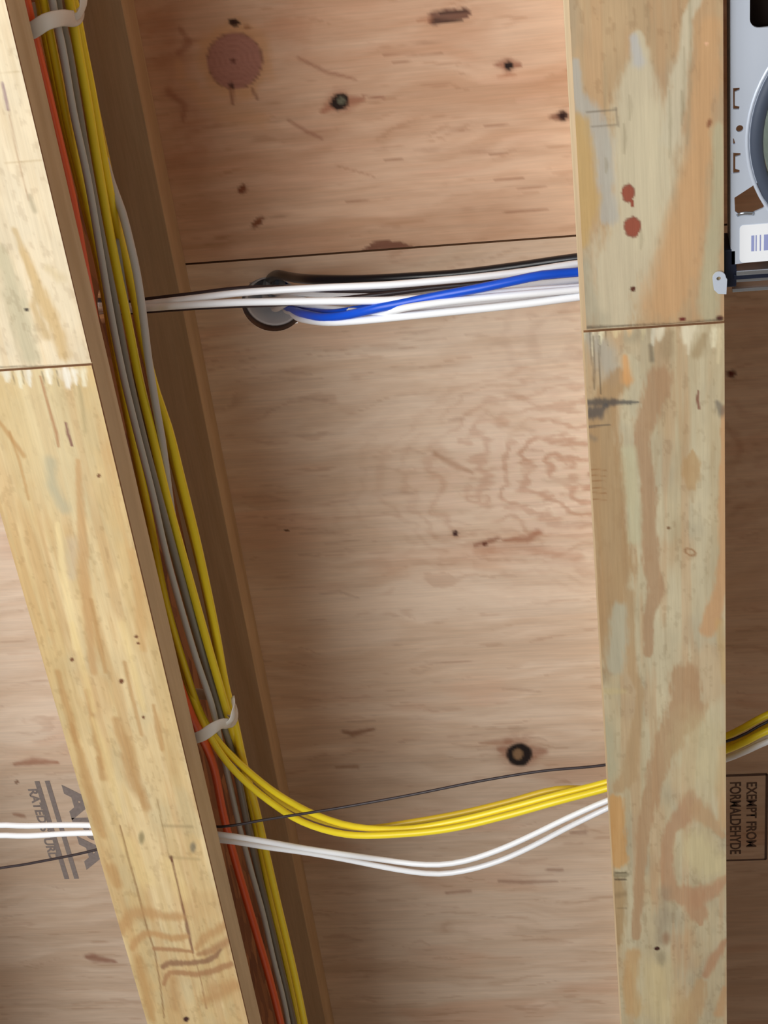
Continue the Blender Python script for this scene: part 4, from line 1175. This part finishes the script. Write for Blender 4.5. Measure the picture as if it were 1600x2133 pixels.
# tab with a nail hole, bent under the joist
c0 = u(1498, 578, -0.02)
tab = [(c0[0] + 0.16 * math.cos(t), c0[1] + 0.17 * math.sin(t)) for t in np.linspace(math.pi * 1.0, math.pi * 2.0, 12)]
tab += [(c0[0] + 0.19, c0[1] + 0.05), (c0[0] + 0.17, c0[1] + 0.45), (c0[0] - 0.03, c0[1] + 0.42), (c0[0] - 0.13, c0[1] + 0.3)]
tb = plate('nail_tab', tab, [circle(c0[0] - 0.01, c0[1] + 0.01, 0.055, 14)], -0.06, -0.015, M_ZINC, hb)
tag(tb, 'pale grey metal tab with a nail hole')
hb2 = empty('hanger_bar', (8, u(1560, 590, 1.0)[1], 1.0), 'dull steel hanger bar tinted brown like the wood it reflects, just below the bright one', 'hanger bar')
yc = u(1560, 578, 0.9)[1]
yd = u(1560, 602, 0.9)[1]
M_DULL = plain('wood_tinted_steel', (150, 120, 100), 0.35, metal=0.7, noise=0.08)  # brown reflection of the wood is put into the steel's colour
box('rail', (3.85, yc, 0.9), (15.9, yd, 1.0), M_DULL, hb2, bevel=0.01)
box('rail_lip', (3.85, yc - 0.02, 0.82), (15.9, yc + 0.07, 0.94), M_STEEL, hb2, bevel=0.01)
box('rail_lip', (3.80, yd - 0.07, 0.82), (15.9, yd + 0.02, 0.94), M_STEEL, hb2, bevel=0.01)

# ------------------------------------------------------------------ ink stamps on the plywood
def text_mesh(s, size, mat, parent, cx, cy, ang, xs=1.0, z=H - 0.012, name='ink_stamp', bold=0.0, shear=0.0):
    cu = bpy.data.curves.new('t', 'FONT')
    cu.body = s
    cu.size = size
    cu.align_x = 'LEFT'
    cu.align_y = 'CENTER'
    cu.offset = bold
    cu.shear = shear
    tmp = bpy.data.objects.new('t', cu)
    COL.objects.link(tmp)
    bpy.context.view_layer.update()
    me = bpy.data.meshes.new_from_object(tmp)
    bpy.data.objects.remove(tmp)
    # text is read from below: image right = +x, image down = +y, so text-up = -y
    n = len(me.vertices)
    co = np.empty(n * 3)
    me.vertices.foreach_get('co', co)
    co = co.reshape(-1, 3)
    a = math.radians(ang)
    tx = co[:, 0] * xs
    ty = -co[:, 1]
    X = cx + tx * math.cos(a) - ty * math.sin(a)
    Y = cy + tx * math.sin(a) + ty * math.cos(a)
    out = np.stack([X * IN, Y * IN, np.full(n, (z + CZ) * IN)], 1)
    me.vertices.foreach_set('co', out.ravel())
    me.update()
    return link(name, me, mat, parent)


def stamp_quad(bm, x0, y0, x1, y1, z=H - 0.012):
    bm.faces.new([bm.verts.new(W(p)) for p in ((x0, y0, z), (x1, y0, z), (x1, y1, z), (x0, y1, z))])


# right bay: boxed two-line stamp turned a quarter turn
a0 = at(1598, 1612, H)
a1 = at(1597, 1790, H)
bm = bmesh.new()
xr = a0[0]
yt, ybm = a0[1], a1[1]
stamp_quad(bm, xr - 3.4, yt - 0.05, xr, yt + 0.07)
stamp_quad(bm, xr - 3.4, ybm - 0.05, xr, ybm + 0.03)
stamp_quad(bm, xr - 0.05, yt, xr + 0.05, ybm)
link('stamp_border', bm_mesh(bm, 'stamp_border'), M_INK2, plyB)
s1 = at(1565, 1628, H)
s2 = at(1531, 1628, H)
L1 = at(1565, 1762, H)[1] - s1[1]
L2 = at(1531, 1777, H)[1] - s2[1]


def fit_text(s, size, L, *a, **k):
    cu = bpy.data.curves.new('t', 'FONT')
    cu.body = s
    cu.size = size
    tmp = bpy.data.objects.new('t', cu)
    COL.objects.link(tmp)
    bpy.context.view_layer.update()
    wdt = tmp.dimensions.x
    bpy.data.objects.remove(tmp)
    return text_mesh(s, size, *a, xs=L / max(wdt, 1e-3), **k)


fit_text('EXEMPT FROM', 0.55, L1, M_INK2, plyB, s1[0], s1[1], 90, bold=0.01)
fit_text('FORMALDEHYDE', 0.6, L2, M_INK2, plyB, s2[0], s2[1], 90, bold=0.01)

# left bay: large stencil letters, two bars and a line of small text
def lettr(s, px, py0, py1, size, mat=M_INK, bold=0.03):
    p = at(px, py0, H)
    q = at(px, py1, H)
    fit_text(s, size, q[1] - p[1], mat, plyB, p[0], p[1], 90, bold=bold)


lettr('APA', 152, 1640, 1806, 1.25, bold=0.06)
bm = bmesh.new()
p0 = at(72, 1627, H)
for off in (0, 0.42):
    stamp_quad(bm, p0[0] + off, p0[1], p0[0] + off + 0.2, p0[1] + 5.6)
link('stamp_bars', bm_mesh(bm, 'stamp_bars'), M_INK, plyB)
lettr('RATED STURD', 66, 1642, 1790, 0.5, bold=0.015)

# ------------------------------------------------------------------ repeats carry a group
GROUPS = {'yellow_cable': 'yellow cables strung along and between the joists',
          'white_cable': 'white cables strung between the joists',
          'grey_cable': 'grey cables in the strapped bundle',
          'black_cable': 'black cables beside the upper white cables',
          'blue_cable': 'blue cables among the upper white cables',
          'wood_i_joist': 'parallel wooden I-joists', 'plywood_sheet': 'plywood subfloor sheets',
          'hanger_bar': 'hanger bars under the light frame'}
for o in scene.objects:
    k = o.name.split('.')[0]
    if o.parent is None and k in GROUPS and 'group' not in o:
        o['group'] = GROUPS[k]
